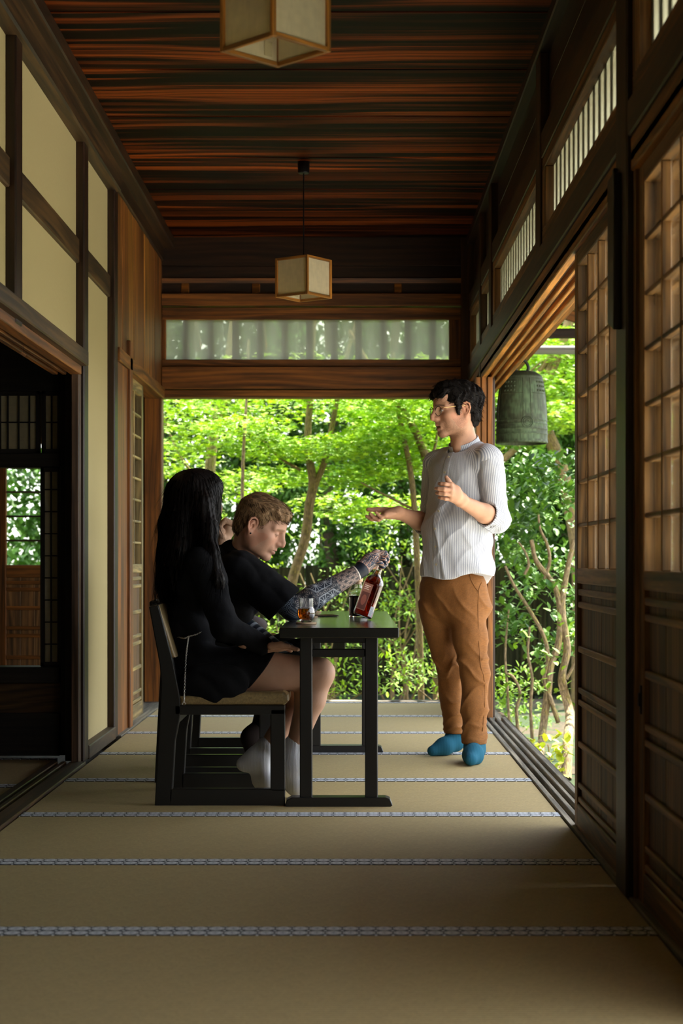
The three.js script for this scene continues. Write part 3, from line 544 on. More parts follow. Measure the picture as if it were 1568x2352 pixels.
// ------------------------------------------------------------------ bronze bell
{
  const patina = dataTex(512, 512, (u, v) => { const a = tnoise(u, v, 7, 9, 71), b = tnoise(u, v, 40, 40, 72), c = tnoise(u, v, 120, 30, 73), m = sstep(0.4, 0.75, 0.6 * a + 0.4 * b); const s = 0.72 + 0.25 * c; return [s * (0.62 + 0.12 * m), s * (0.68 + 0.2 * m), s * (0.58 + 0.16 * m)]; }, true);
  const bronze = new THREE.MeshStandardMaterial({ color: lin(0.24, 0.25, 0.18), map: patina, roughness: 0.62, metalness: 0.25, bumpMap: patina, bumpScale: 0.0012 });
  const dark = new THREE.MeshStandardMaterial({ color: lin(0.05, 0.055, 0.04), roughness: 0.5, metalness: 0.5 });
  const t = thing('bronze_bell', 'green bronze temple bell hanging under the eaves', 'bell', [1.050, 1.618, -10.5]);
  const R = (y) => { const k = [[0, 0.158], [0.02, 0.1575], [0.1, 0.156], [0.2, 0.152], [0.28, 0.145], [0.36, 0.134], [0.41, 0.124]]; for (let i = 0; i < k.length - 1; i++) if (y <= k[i + 1][0]) { const f = (y - k[i][0]) / (k[i + 1][0] - k[i][0]); return k[i][1] + (k[i + 1][1] - k[i][1]) * f; } return 0.124; };
  const prof = [[0.146, 0.0], [0.150, -0.002], [0.1585, 0], [0.1605, 0.006], [0.1585, 0.016], [R(0.03), 0.024]];
  for (const y of [0.055, 0.085, 0.115, 0.138]) prof.push([R(y - 0.006), y - 0.006], [R(y) + 0.003, y - 0.003], [R(y) + 0.003, y + 0.002], [R(y + 0.006), y + 0.006]);
  for (let y = 0.16; y < 0.40; y += 0.02) prof.push([R(y), y]);
  prof.push([0.1255, 0.402], [0.127, 0.406], [0.122, 0.412], [0.110, 0.424], [0.085, 0.438], [0.05, 0.445], [0, 0.447]);
  const inner = [[0, 0.40], [0.08, 0.395], [0.105, 0.36], [0.125, 0.25], [0.138, 0.1], [0.146, 0]];
  mesh('shell', lathe([...inner, ...prof.slice(1)], 72), bronze, t);
  const on = (a, y, o = 0) => V(Math.sin(a) * (R(y) + o), y, Math.cos(a) * (R(y) + o));
  for (let q = 0; q < 4; q++) { const a0 = 0.12 + q * Math.PI / 2;
    for (const s of [-0.16, 0.16]) mesh('raised_band', tube([0.15, 0.2, 0.25, 0.3, 0.35, 0.395].map((y) => on(a0 + s, y, 0.0008)), [0.0022], 6, 2), bronze, t);
    for (let i = 0; i < 4; i++) for (let j = 0; j < 3; j++) { const p = on(a0 + 0.55 + i * 0.155, 0.318 + j * 0.026, 0.001); const g = new THREE.SphereGeometry(0.0058, 10, 8); g.translate(p.x, p.y, p.z); mesh('boss', g, bronze, t); }
    for (const y of [0.300, 0.392]) mesh('raised_band', tube([0.17, 0.4, 0.65, 0.9, 1.15, 1.40].map((k) => on(a0 + k, y, 0.0008)), [0.0018], 6, 2), bronze, t);
    if (q % 2 === 0) for (const r of [0.034, 0.024, 0.012]) { const g = new THREE.TorusGeometry(r, 0.0024, 6, 32); const n = on(a0, 0.122, 0.001); g.lookAt(V(Math.sin(a0), 0, Math.cos(a0))); g.translate(n.x, n.y, n.z); mesh('striking_boss', g, bronze, t); }
  }
  for (const s of [-1, 1]) mesh('crown_loop', tube([V(s * 0.034, 0.438, 0), V(s * 0.040, 0.47, 0), V(s * 0.022, 0.505, 0), V(0, 0.515, 0)], [0.012, 0.010, 0.009, 0.010], 10, 5), dark, t);
  mesh('hook', tube([V(0, 0.50, 0.012), V(0.006, 0.512, 0), V(0, 0.525, -0.012), V(0, 0.545, 0)], [0.006], 8, 4), dark, t);
}
// ------------------------------------------------------------------ people: distance fields meshed with surface nets
class Field {
  constructor() { this.p = []; this.clip = null; this.disp = null; }
  cone(a, b, ra, rb = ra, k = 0.02, op = 0) {
    const bx = b.x - a.x, by = b.y - a.y, bz = b.z - a.z, l2 = bx * bx + by * by + bz * bz + 1e-9, q = ra - rb;
    this.p.push({ t: 0, ax: a.x, ay: a.y, az: a.z, bx, by, bz, l2, rr: q, a2: Math.max(l2 - q * q, 1e-9), il2: 1 / l2, ra, rb, k, op, lo: [Math.min(a.x - ra, b.x - rb), Math.min(a.y - ra, b.y - rb), Math.min(a.z - ra, b.z - rb)], hi: [Math.max(a.x + ra, b.x + rb), Math.max(a.y + ra, b.y + rb), Math.max(a.z + ra, b.z + rb)] }); return this;
  }
  chain(pts, radii, k = 0.01, op = 0) { for (let i = 0; i < pts.length - 1; i++) this.cone(pts[i], pts[i + 1], radii[i], radii[i + 1] ?? radii[i], k, op); return this; }
  ell(c, r, k = 0.02, f = null, op = 0) {
    const R = Math.max(...r), m = f ? [f.X.x, f.X.y, f.X.z, f.Y.x, f.Y.y, f.Y.z, f.Z.x, f.Z.y, f.Z.z] : [1, 0, 0, 0, 1, 0, 0, 0, 1];
    this.p.push({ t: 1, cx: c.x, cy: c.y, cz: c.z, r, m, k, op, lo: [c.x - R, c.y - R, c.z - R], hi: [c.x + R, c.y + R, c.z + R] }); return this;
  }
  static d1(P, x, y, z) {
    if (P.t === 0) {
      const px = x - P.ax, py = y - P.ay, pz = z - P.az, v = px * P.bx + py * P.by + pz * P.bz, w = v - P.l2;
      const qx = px * P.l2 - P.bx * v, qy = py * P.l2 - P.by * v, qz = pz * P.l2 - P.bz * v, x2 = qx * qx + qy * qy + qz * qz, y2 = v * v * P.l2, z2 = w * w * P.l2;
      const k = Math.sign(P.rr) * P.rr * P.rr * x2;
      if (Math.sign(w) * P.a2 * z2 > k) return Math.sqrt(x2 + z2) * P.il2 - P.rb;
      if (Math.sign(v) * P.a2 * y2 < k) return Math.sqrt(x2 + y2) * P.il2 - P.ra;
      return (Math.sqrt(x2 * P.a2 * P.il2) + v * P.rr) * P.il2 - P.ra;
    }
    const X = x - P.cx, Y = y - P.cy, Z = z - P.cz, m = P.m, r = P.r;
    const a = (m[0] * X + m[1] * Y + m[2] * Z) / r[0], b = (m[3] * X + m[4] * Y + m[5] * Z) / r[1], c = (m[6] * X + m[7] * Y + m[8] * Z) / r[2];
    const k0 = Math.sqrt(a * a + b * b + c * c); if (k0 < 1e-6) return -Math.min(...r);
    const k1 = Math.sqrt((a / r[0]) ** 2 + (b / r[1]) ** 2 + (c / r[2]) ** 2);
    return k0 * (k0 - 1) / k1;
  }
  raw(x, y, z, list) {
    let d = 1e3;
    for (let i = 0; i < list.length; i++) {
      const P = list[i], e = Field.d1(P, x, y, z), k = P.k;
      if (P.op === 0) { const h = Math.max(k - Math.abs(d - e), 0); d = Math.min(d, e) - (k > 0 ? h * h / (4 * k) : 0); }
      else { const h = Math.max(k - Math.abs(d + e), 0); d = Math.max(d, -e) + (k > 0 ? h * h / (4 * k) : 0); }
    }
    return d;
  }
  at(x, y, z, list = this.p) { let d = this.raw(x, y, z, list); if (this.disp && Math.abs(d) < 0.05) d += this.disp(x, y, z); if (this.clip) d = Math.max(d, this.clip(x, y, z)); return d; }
  build(cell, { color = null, uv = null, pad = 0.02, lo: L0, hi: H0 } = {}) {
    const lo = [1e9, 1e9, 1e9], hi = [-1e9, -1e9, -1e9];
    for (const P of this.p) if (P.op === 0) for (let i = 0; i < 3; i++) { lo[i] = Math.min(lo[i], P.lo[i]); hi[i] = Math.max(hi[i], P.hi[i]); }
    for (let i = 0; i < 3; i++) { lo[i] -= pad; hi[i] += pad; if (L0) lo[i] = Math.max(lo[i], L0[i]); if (H0) hi[i] = Math.min(hi[i], H0[i]); }
    const n = lo.map((l, i) => Math.ceil((hi[i] - l) / cell) + 2), [nx, ny, nz] = n, G = new Float32Array(nx * ny * nz).fill(1), B = 8, hd = B * cell * 0.87;
    for (let bz = 0; bz < nz; bz += B) for (let by = 0; by < ny; by += B) for (let bx = 0; bx < nx; bx += B) {
      const cx = lo[0] + (bx + 3.5) * cell, cy = lo[1] + (by + 3.5) * cell, cz = lo[2] + (bz + 3.5) * cell, e = this.p.map((P) => Field.d1(P, cx, cy, cz));
      const d = this.raw(cx, cy, cz, this.p), X1 = Math.min(nx, bx + B), Y1 = Math.min(ny, by + B), Z1 = Math.min(nz, bz + B);
      if (d > hd * 1.4 + 0.02) continue;
      const inside = d < -(hd * 1.4 + 0.02) && !this.clip;
      const act = inside ? null : this.p.filter((P, i) => P.op === 0 ? e[i] < d + 3 * hd + P.k + 0.01 : e[i] < 4 * hd + P.k + 0.01);
      for (let z = bz; z < Z1; z++) for (let y = by; y < Y1; y++) for (let x = bx; x < X1; x++) G[(z * ny + y) * nx + x] = inside ? -1 : this.at(lo[0] + x * cell, lo[1] + y * cell, lo[2] + z * cell, act);
    }
    const id = new Int32Array(nx * ny * nz).fill(-1), P = [], I = [], E = [[0, 1], [2, 3], [4, 5], [6, 7], [0, 2], [1, 3], [4, 6], [5, 7], [0, 4], [1, 5], [2, 6], [3, 7]], v = new Float32Array(8);
    const sx = 1, sy = nx, sz = nx * ny;
    for (let z = 0; z < nz - 1; z++) for (let y = 0; y < ny - 1; y++) for (let x = 0; x < nx - 1; x++) {
      const o = z * sz + y * sy + x; let neg = 0;
      for (let c = 0; c < 8; c++) { v[c] = G[o + (c & 1) + (c & 2 ? sy : 0) + (c & 4 ? sz : 0)]; if (v[c] < 0) neg++; }
      if (neg === 0 || neg === 8) continue;
      let ax = 0, ay = 0, az = 0, m = 0;
      for (const [a, b] of E) if ((v[a] < 0) !== (v[b] < 0)) { const t = v[a] / (v[a] - v[b]); ax += (a & 1) + ((b & 1) - (a & 1)) * t; ay += (a >> 1 & 1) + ((b >> 1 & 1) - (a >> 1 & 1)) * t; az += (a >> 2) + ((b >> 2) - (a >> 2)) * t; m++; }
      id[o] = P.length / 3; P.push(lo[0] + (x + ax / m) * cell, lo[1] + (y + ay / m) * cell, lo[2] + (z + az / m) * cell);
    }
    const quad = (a, b, c, d, flip) => { if (a < 0 || b < 0 || c < 0 || d < 0) return; flip ? I.push(a, c, b, a, d, c) : I.push(a, b, c, a, c, d); };
    for (let z = 1; z < nz - 1; z++) for (let y = 1; y < ny - 1; y++) for (let x = 1; x < nx - 1; x++) {
      const o = z * sz + y * sy + x, s = G[o] < 0;
      if (s !== G[o + sx] < 0) quad(id[o], id[o - sy], id[o - sy - sz], id[o - sz], s);
      if (s !== G[o + sy] < 0) quad(id[o], id[o - sz], id[o - sz - sx], id[o - sx], s);
      if (s !== G[o + sz] < 0) quad(id[o], id[o - sx], id[o - sx - sy], id[o - sy], s);
    }
    const g = new THREE.BufferGeometry(); g.setAttribute('position', new THREE.Float32BufferAttribute(P, 3)); g.setIndex(I); g.computeVertexNormals();
    { const nn = g.attributes.normal, tst = P.length / 3; let s = 0; for (let i = 0; i < tst; i += 37) { const x = P[3 * i], y = P[3 * i + 1], z = P[3 * i + 2], e = 0.004; s += Math.sign(this.at(x + nn.getX(i) * e, y + nn.getY(i) * e, z + nn.getZ(i) * e) - this.at(x - nn.getX(i) * e, y - nn.getY(i) * e, z - nn.getZ(i) * e)); } if (s < 0) { for (let i = 0; i < I.length; i += 3) { const t = I[i]; I[i] = I[i + 1]; I[i + 1] = t; } g.setIndex(I); g.computeVertexNormals(); } }
    if (color) { const C = new Float32Array(P.length); for (let i = 0; i < P.length; i += 3) { const c = color(P[i], P[i + 1], P[i + 2]); C[i] = c[0]; C[i + 1] = c[1]; C[i + 2] = c[2]; } g.setAttribute('color', new THREE.BufferAttribute(C, 3)); }
    if (uv) { const U = new Float32Array(P.length / 3 * 2); for (let i = 0; i < P.length / 3; i++) { const c = uv(P[3 * i], P[3 * i + 1], P[3 * i + 2]); U[2 * i] = c[0]; U[2 * i + 1] = c[1]; } g.setAttribute('uv', new THREE.BufferAttribute(U, 2)); }
    return g;
  }
}
/** local frame: x to the person's left, y up, z forward */
function frame(o, fwd, up = V(0, 1, 0), s = 1) {
  const Z = fwd.clone().normalize(), X = up.clone().cross(Z).normalize(), Y = Z.clone().cross(X);
  return { o, X, Y, Z, s, p: (x, y, z) => o.clone().addScaledVector(X, x * s).addScaledVector(Y, y * s).addScaledVector(Z, z * s), inv: (x, y, z) => { const a = x - o.x, b = y - o.y, c = z - o.z; return [(a * X.x + b * X.y + c * X.z) / s, (a * Y.x + b * Y.y + c * Y.z) / s, (a * Z.x + b * Z.y + c * Z.z) / s]; } };
}
const deg = Math.PI / 180;
/** forward direction from a heading (0 = towards +x, 90 = towards the camera) and a pitch upwards */
const facing = (h, p = 0) => V(Math.cos(h * deg) * Math.cos(p * deg), Math.sin(p * deg), Math.sin(h * deg) * Math.cos(p * deg));
function addHead(F, f, { open = 0, jaw = 1, nose = 1, eyes = 0 } = {}) {
  const s = f.s, E = (x, y, z, rx, ry, rz, k, op) => F.ell(f.p(x, y, z), [rx * s, ry * s, rz * s], k, f, op), C = (a, b, ra, rb, k, op) => F.cone(f.p(...a), f.p(...b), ra * s, rb * s, k, op);
  E(0, 0.032, -0.014, 0.074, 0.089, 0.096, 0.02);                                    // skull
  E(0, -0.028, 0.030, 0.060, 0.080, 0.062, 0.03);                                    // face
  for (const i of [-1, 1]) {
    C([i * 0.052 * jaw, -0.045, -0.002], [i * 0.047 * jaw, -0.078, 0.010], 0.020, 0.018, 0.03);
    C([i * 0.047 * jaw, -0.078, 0.010], [i * 0.014, -0.101, 0.070], 0.018, 0.016, 0.025);
    E(i * 0.045, -0.022, 0.056, 0.022, 0.018, 0.024, 0.025);                         // cheekbone
    C([i * 0.012, 0.022, 0.090], [i * 0.048, 0.020, 0.070], 0.011, 0.009, 0.018);    // brow
  }
  for (const i of [-1, 1]) E(i * 0.044, -0.052, 0.040, 0.020, 0.030, 0.032, 0.03);
  E(0, -0.103, 0.074, 0.019, 0.015, 0.016, 0.02);                                    // chin
  E(0, 0.062, 0.062, 0.052, 0.04, 0.036, 0.03);                                      // forehead
  for (const i of [-1, 1]) E(i * 0.032, -0.001, 0.098, 0.018, 0.012, 0.012, 0.014, 1); // eye sockets
  for (const i of [-1, 1]) E(i * 0.031, -0.001, 0.0775, 0.0135, 0.0125, 0.0125, 0.004); // eyeballs and lids
  C([0, 0.016, 0.082], [0, -0.034, 0.092], 0.0105, 0.0135, 0.012);
  C([0, 0.004, 0.090], [0, -0.030, 0.100], 0.0085, 0.0105, 0.010);
  C([0, 0.015, 0.0945], [0, -0.023, 0.1125 * nose], 0.0076, 0.0086, 0.016);          // nose
  C([0, -0.023, 0.1125 * nose], [0, -0.0335, 0.1135 * nose], 0.0086, 0.0098, 0.008); C([0, -0.034, 0.112 * nose], [0, -0.044, 0.096], 0.0075, 0.006, 0.008);
  for (const i of [-1, 1]) { E(i * 0.0125, -0.0365, 0.098, 0.0085, 0.0075, 0.011, 0.008); E(i * 0.008, -0.036, 0.103, 0.008, 0.008, 0.010, 0.008); }
  E(0, -0.060, 0.080, 0.030, 0.020, 0.018, 0.018);                                   // muzzle
  const g = open * 0.009;
  C([-0.019, -0.067, 0.088], [0, -0.0635, 0.0975], 0.0048, 0.0062, 0.006); C([0, -0.0635, 0.0975], [0.019, -0.067, 0.088], 0.0062, 0.0048, 0.006);
  C([-0.017, -0.071 - g, 0.086], [0, -0.0765 - g, 0.0945 - g * 0.4], 0.0050, 0.0068, 0.006); C([0, -0.0765 - g, 0.0945 - g * 0.4], [0.017, -0.071 - g, 0.086], 0.0068, 0.0050, 0.006);
  E(0, -0.0695 - g * 0.5, 0.097, 0.021, 0.0012 + g * 0.45, 0.014, 0.003, 1);         // mouth
  for (const i of [-1, 1]) {                                                         // ears
    const e = frame(f.p(i * 0.0745, -0.004, -0.016), f.Z.clone().multiplyScalar(0.92).addScaledVector(f.X, i * -0.36).addScaledVector(f.Y, -0.12), f.Y, s);
    const O = (y, z, o = 0) => e.p(0, y, z).addScaledVector(f.X, i * o * s);
    F.ell(O(0, 0, 0.001), [0.0045 * s, 0.027 * s, 0.0165 * s], 0.006, e);
    F.chain([O(0.004, 0.015, 0.001), O(0.018, 0.015, 0.005), O(0.029, 0.007, 0.006), O(0.031, -0.005, 0.007), O(0.022, -0.016, 0.008), O(0.004, -0.017, 0.008), O(-0.014, -0.010, 0.006), O(-0.026, 0.0, 0.004)], [0.0032, 0.0036, 0.0038, 0.004, 0.004, 0.0038, 0.0036, 0.004].map((r) => r * s), 0.003);
    F.chain([O(0.014, -0.002, 0.004), O(0.0, -0.006, 0.005), O(-0.012, 0.0, 0.005)], [0.0028 * s, 0.003 * s, 0.0028 * s], 0.004);
    F.ell(O(-0.004, 0.004, 0.006), [0.006 * s, 0.009 * s, 0.006 * s], 0.003, e, 1);
    F.cone(e.p(0, -0.027, 0.006), e.p(0, -0.034, 0.008), 0.007 * s, 0.006 * s, 0.006);
  }
}
const mix3 = (a, b, t) => [a[0] + (b[0] - a[0]) * t, a[1] + (b[1] - a[1]) * t, a[2] + (b[2] - a[2]) * t];
/** skin tint over a head: lips, brows, eyes, stubble, slight mottling */
function headColor(f, skin, { brow, stubble = 0, beard = [0.05, 0.03, 0.02], lips = [0.42, 0.16, 0.12], lids = 0 }) {
  return (X, Y, Z) => {
    const [x, y, z] = f.inv(X, Y, Z), ax = Math.abs(x); let c = skin.map((v) => v * (0.93 + 0.14 * fbm(X * 60, Y * 60, Z * 60, 3)));
    c = mix3(c, [skin[0] * 1.02, skin[1] * 0.80, skin[2] * 0.75], 0.5 * Math.exp(-((ax - 0.04) ** 2 + (y + 0.03) ** 2 + (z - 0.075) ** 2) / 0.0008) + 0.55 * Math.exp(-(x * x + (y + 0.033) ** 2 + (z - 0.115) ** 2) / 0.0002) + (ax > 0.07 ? 0.6 : 0));
    if (z > 0.062 && ax > 0.010 && ax < 0.053) { const by = 0.0225 - 0.18 * (ax - 0.03) * (ax > 0.03 ? 1 : 0.1), w = 0.0048 - 0.05 * Math.max(0, ax - 0.035); const t = sstep(w + 0.002, w - 0.002, Math.abs(y - by)); c = mix3(c, brow, 0.85 * t * (0.6 + 0.4 * noise(X * 700, Y * 260, Z * 700))); }
    const dx = ax - 0.031, dy = y + 0.001; if (z > 0.078 && z < 0.094) { const e = (dx / 0.0125) ** 2 + ((dy + 0.001) / (0.0052 * (1 - lids))) ** 2; if (e < 1 && lids > 0.7) c = mix3(c, [0.10, 0.055, 0.035], 0.75); else if (e < 1) c = dx * dx + dy * dy < 0.0048 ** 2 ? [0.03, 0.02, 0.015] : [0.55, 0.52, 0.48]; else if (e < 1.7) c = mix3(c, [0.08, 0.045, 0.03], 0.7); }
    if (z > 0.080 && ax < 0.023 && y < -0.0605 && y > -0.092) { const lip = Math.exp(-(((y + 0.0655) / 0.0052) ** 2)) + Math.exp(-(((y + 0.078) / 0.0060) ** 2)); if (z > 0.0875 - ax * 0.2) c = mix3(c, lips, clamp(lip, 0, 1) * 0.8 * sstep(0.023, 0.015, ax)); }
    if (stubble > 0 && y < -0.028 && z > -0.03) { const zone = sstep(-0.030, -0.055, y - Math.max(0, 0.03 - z) * 0.3) * sstep(-0.03, 0.0, z) * sstep(-0.135, -0.115, y); const d = 0.45 + 0.9 * (noise(X * 420, Y * 420, Z * 420) - 0.4); if (!(z > 0.086 && ax < 0.018 && y < -0.06 && y > -0.085)) c = mix3(c, beard, clamp(zone * stubble * d, 0, 0.9)); }
    return c;
  };
}
function skinMat() { return new THREE.MeshPhysicalMaterial({ vertexColors: true, roughness: 0.52, specularIntensity: 0.6 }); }
/** tapered ribbons growing over a surface; flow(p, n) gives the combing direction */
function strands(geo, n, flow, len, width, keep = () => true) {
  const p = geo.attributes.position, nn = geo.attributes.normal, P = [], I = [], N = [];
  for (let i = 0; i < n; i++) {
    const k = Math.floor(rnd() * p.count), a = V().fromBufferAttribute(p, k), m = V().fromBufferAttribute(nn, k); if (!keep(a, m)) continue;
    const L = rr(...len), w = rr(...width); let q = a.clone().addScaledVector(m, -0.002), b0 = P.length / 3; const tw = rr(-0.5, 0.5);
    for (let j = 0; j <= 4; j++) {
      const d = flow(q, m).addScaledVector(V(rr(-1, 1), rr(-1, 1), rr(-1, 1)), 0.18).normalize(), s = d.clone().cross(m).normalize().applyAxisAngle(d, tw), ww = w * (1 - j / 4.3);
      const lift = q.clone().addScaledVector(m, 0.004 * Math.sin(j / 4 * Math.PI) + 0.0015);
      P.push(...lift.clone().addScaledVector(s, ww).toArray(), ...lift.clone().addScaledVector(s, -ww).toArray()); N.push(m.x, m.y, m.z, m.x, m.y, m.z);
      if (j < 4) I.push(b0 + 2 * j, b0 + 2 * j + 1, b0 + 2 * j + 2, b0 + 2 * j + 1, b0 + 2 * j + 3, b0 + 2 * j + 2);
      q.addScaledVector(d, L / 4);
    }
  }
  const g = new THREE.BufferGeometry(); g.setAttribute('position', new THREE.Float32BufferAttribute(P, 3)); g.setAttribute('normal', new THREE.Float32BufferAttribute(N, 3)); g.setIndex(I); return g;
}
const strip = (g, keep) => { for (const k of Object.keys(g.attributes)) if (!keep.includes(k)) g.deleteAttribute(k); return g; };
const cloth = (c, o = {}) => new THREE.MeshPhysicalMaterial({ color: c, roughness: 0.88, specularIntensity: 0.25, sheen: 0.25, sheenRoughness: 0.6, sheenColor: c.clone().multiplyScalar(1.5), ...o });
const knitBump = dataTex(256, 256, (u, v) => 0.5 + 0.5 * Math.sin(u * 2 * Math.PI * 32) * (0.7 + 0.3 * Math.sin(v * 2 * Math.PI * 64)));
function person(label, d, x) { return thing('person', label, 'person', [x, 0, -d]); }
const place = (geo, root) => geo.translate(-root.position.x, -root.position.y, -root.position.z);

// ================================================================== the standing person
{
  const root = person('standing person in striped collarless shirt and tan trousers, gesturing with both hands', 7.8, 0.48);
  const hf = frame(at(1045, 941, 7.76), facing(180 - 23, -5)), skin = [0.56, 0.30, 0.185];
  const tf = frame(at(1058, 1110, 7.80), facing(180 - 47, 0));
  const SL = at(1124, 1056, 7.67), SR = at(1000, 1066, 7.94), EL = at(1140, 1194, 7.66), WL = at(1058, 1150, 7.49), ER = at(990, 1207, 7.93), WR = at(915, 1178, 7.76);
  // --- skin
  const H = new Field(); addHead(H, hf, { open: 1, jaw: 1.0, nose: 1.04 });
  H.cone(hf.p(0, -0.050, -0.022), at(1066, 1020, 7.80), 0.054, 0.058, 0.025); H.cone(at(1066, 1020, 7.80), at(1064, 1056, 7.81), 0.057, 0.060, 0.02);
  for (const i of [-1, 1]) H.cone(hf.p(i * 0.055, -0.05, -0.02), at(1052, 1026, 7.76), 0.012, 0.012, 0.03);
  const hc = headColor(hf, skin, { brow: [0.02, 0.013, 0.01], stubble: 0.5 });
  const gh = H.build(0.0026, { color: hc });
  const sk = (X, Y, Z) => { const m = 0.92 + 0.16 * fbm(X * 50, Y * 50, Z * 50, 3); return [skin[0] * m, skin[1] * m, skin[2] * m]; };
  const A = new Field();                                                             // near hand, back towards us
  A.chain([EL, EL.clone().lerp(WL, 0.35), WL], [0.044, 0.041, 0.0275], 0.02);
  const L = (x, y, d) => at(980 + x / 7.84, 1060 + y / 7.84, d);
  const mcp = [L(430, 425, 7.425), L(437, 515, 7.415), L(436, 598, 7.42), L(425, 680, 7.435)];
  mcp.forEach((m, i) => A.cone(WL.clone().lerp(L(600, 640, 7.485), 0.4), m, 0.0225, 0.0128 - 0.0007 * i, 0.018));
  A.ell(L(520, 570, 7.445), [0.026, 0.034, 0.017], 0.02);
  [[L(430, 425, 7.425), L(330, 410, 7.412), L(265, 402, 7.418), L(222, 400, 7.428)], [L(437, 515, 7.415), L(310, 500, 7.400), L(215, 490, 7.408), L(160, 487, 7.42)], [L(436, 598, 7.42), L(320, 585, 7.405), L(232, 573, 7.412), L(178, 568, 7.424)], [L(425, 680, 7.435), L(330, 672, 7.424), L(265, 658, 7.43), L(220, 650, 7.44)]].forEach((p, i) => A.chain(p, [0.0102, 0.0095, 0.0087, 0.0074].map((r) => r * (i === 3 ? 0.86 : 1)), 0.003));
  A.chain([L(560, 560, 7.47), L(450, 440, 7.458), L(385, 350, 7.455), L(352, 285, 7.455)], [0.019, 0.0138, 0.0108, 0.0085], 0.008);
  const ga = A.build(0.0025, { color: sk });
  const R = new Field();                                                             // far hand, palm up
  R.chain([ER, ER.clone().lerp(WR, 0.4), WR], [0.043, 0.040, 0.0275], 0.02);
  const Q = (x, y, d) => at(820 + x / 8.71, 1150 + y / 8.71, d);
  const base = [Q(545, 268, 7.735), Q(548, 285, 7.713), Q(552, 296, 7.692), Q(565, 292, 7.672)];
  base.forEach((m, i) => R.cone(WR, m, 0.022, 0.0125, 0.016));
  R.ell(Q(660, 265, 7.71), [0.034, 0.014, 0.032], 0.02);
  [[base[0], Q(420, 330, 7.735), Q(300, 340, 7.735), Q(205, 318, 7.735)], [base[1], Q(400, 375, 7.713), Q(290, 372, 7.713), Q(190, 312, 7.713)], [base[2], Q(430, 380, 7.690), Q(330, 330, 7.690), Q(262, 262, 7.690)], [base[3], Q(480, 340, 7.668), Q(425, 280, 7.668), Q(378, 238, 7.668)]].forEach((p, i) => R.chain(p, [0.0102, 0.0098, 0.009, 0.0076].map((r) => r * (i === 3 ? 0.86 : 1)), 0.003));
  R.chain([Q(720, 215, 7.75), Q(560, 195, 7.775), Q(400, 182, 7.775), Q(215, 178, 7.765)], [0.018, 0.0145, 0.0118, 0.009], 0.008);
  const gr = R.build(0.0025, { color: sk });
  const Bd = new Field();                                                            // what the clothes cover
  Bd.cone(SL, SR, 0.04, 0.04); Bd.cone(SL, EL, 0.042, 0.04); Bd.cone(SR, ER, 0.042, 0.04); Bd.cone(at(1062, 1070, 7.81), at(1048, 1240, 7.80), 0.085, 0.09); Bd.cone(at(1048, 1240, 7.80), at(1042, 1360, 7.80), 0.09, 0.09);
  const hipL = at(1071, 1392, 7.75), hipR = at(1005, 1395, 7.86), knL = at(1090, 1545, 7.70), knR = at(1034, 1545, 7.90), anL = at(1089, 1704, 7.68), anR = at(1044, 1693, 7.97);
  Bd.chain([hipL, knL, anL], [0.07, 0.048, 0.036]); Bd.chain([hipR, knR, anR], [0.07, 0.048, 0.036]);
  const gb = Bd.build(0.012, { color: sk });
  mesh('body', place(mergeGeometries([gh, ga, gr, gb]), root), skinMat(), root);
  // --- shirt
  const stripeTex = dataTex(128, 64, (u, v) => { const t = Math.abs(((u * 4) % 1) - 0.5) * 2, s = sstep(0.40, 0.56, t), j = 0.05 * (tnoise(u, v, 64, 32, 81) - 0.5); return mix3([0.62 + j, 0.64 + j, 0.69 + j], [0.86 + j, 0.865 + j, 0.88 + j], s); }, true);
  const linenBump = dataTex(256, 256, (u, v) => 0.5 * tnoise(u, v, 128, 128, 82) + 0.5 * tnoise(u, v, 20, 60, 83));
  stripeTex.repeat.set(1 / 0.029, 20); linenBump.repeat.set(12, 6);
  const linen = new THREE.MeshPhysicalMaterial({ map: stripeTex, roughness: 0.9, bumpMap: linenBump, bumpScale: 0.0006, transmission: 0 });
  const S = new Field();
  const T = (x, y, z) => tf.p(x, y, z);
  S.cone(SL.clone().lerp(SR, 0.06), SR.clone().lerp(SL, 0.06), 0.060, 0.060, 0.03);
  S.ell(T(0, 0.05, -0.005), [0.165, 0.10, 0.105], 0.05, tf); S.ell(T(0, -0.05, 0.0), [0.168, 0.16, 0.125], 0.05, tf);
  S.ell(T(0.0, -0.22, 0.028), [0.168, 0.17, 0.150], 0.06, tf); S.ell(T(-0.005, -0.40, 0.022), [0.184, 0.19, 0.152], 0.06, tf);
  S.cone(at(1064, 1060, 7.80), at(1064, 1084, 7.81), 0.066, 0.10, 0.04); S.cone(at(1086, 1030, 7.835), SL, 0.040, 0.058, 0.03); S.cone(at(1050, 1040, 7.87), SR, 0.040, 0.056, 0.03);
  S.cone(at(1070, 985, 7.81), at(1062, 1034, 7.79), 0.056, 0.066, 0.004, 1);        // neck hole
  S.cone(at(1042, 1022, 7.71), at(1042, 1045, 7.68), 0.013, 0.004, 0.01, 1);         // open collar slit
  S.disp = (x, y, z) => {
    const [a, b, c] = tf.inv(x, y, z); let d = 0;
    const rg = (t) => 0.35 - 1.35 * Math.pow(1 - Math.abs(Math.sin(t)), 2.4), th = Math.atan2(a, c);
    d += 0.010 * (fbm(a * 9 + b * 3, b * 3.2, c * 9, 3) - 0.5) * 2 + 0.005 * rg(th * 4.2 + b * 7 + 2.4 * noise(a * 5, b * 4, c * 5)) * sstep(0.0, -0.35, b) + 0.0035 * rg(b * 17 - th * 2.6 + 3 * noise(a * 6, b * 6, c * 6)) * sstep(-0.5, -0.2, b) * sstep(0.12, -0.1, b);
    d += 0.004 * Math.sin((b * 60 + a * 40) + 4 * noise(a * 8, b * 8, c * 8)) * sstep(0.10, 0.16, a) ;
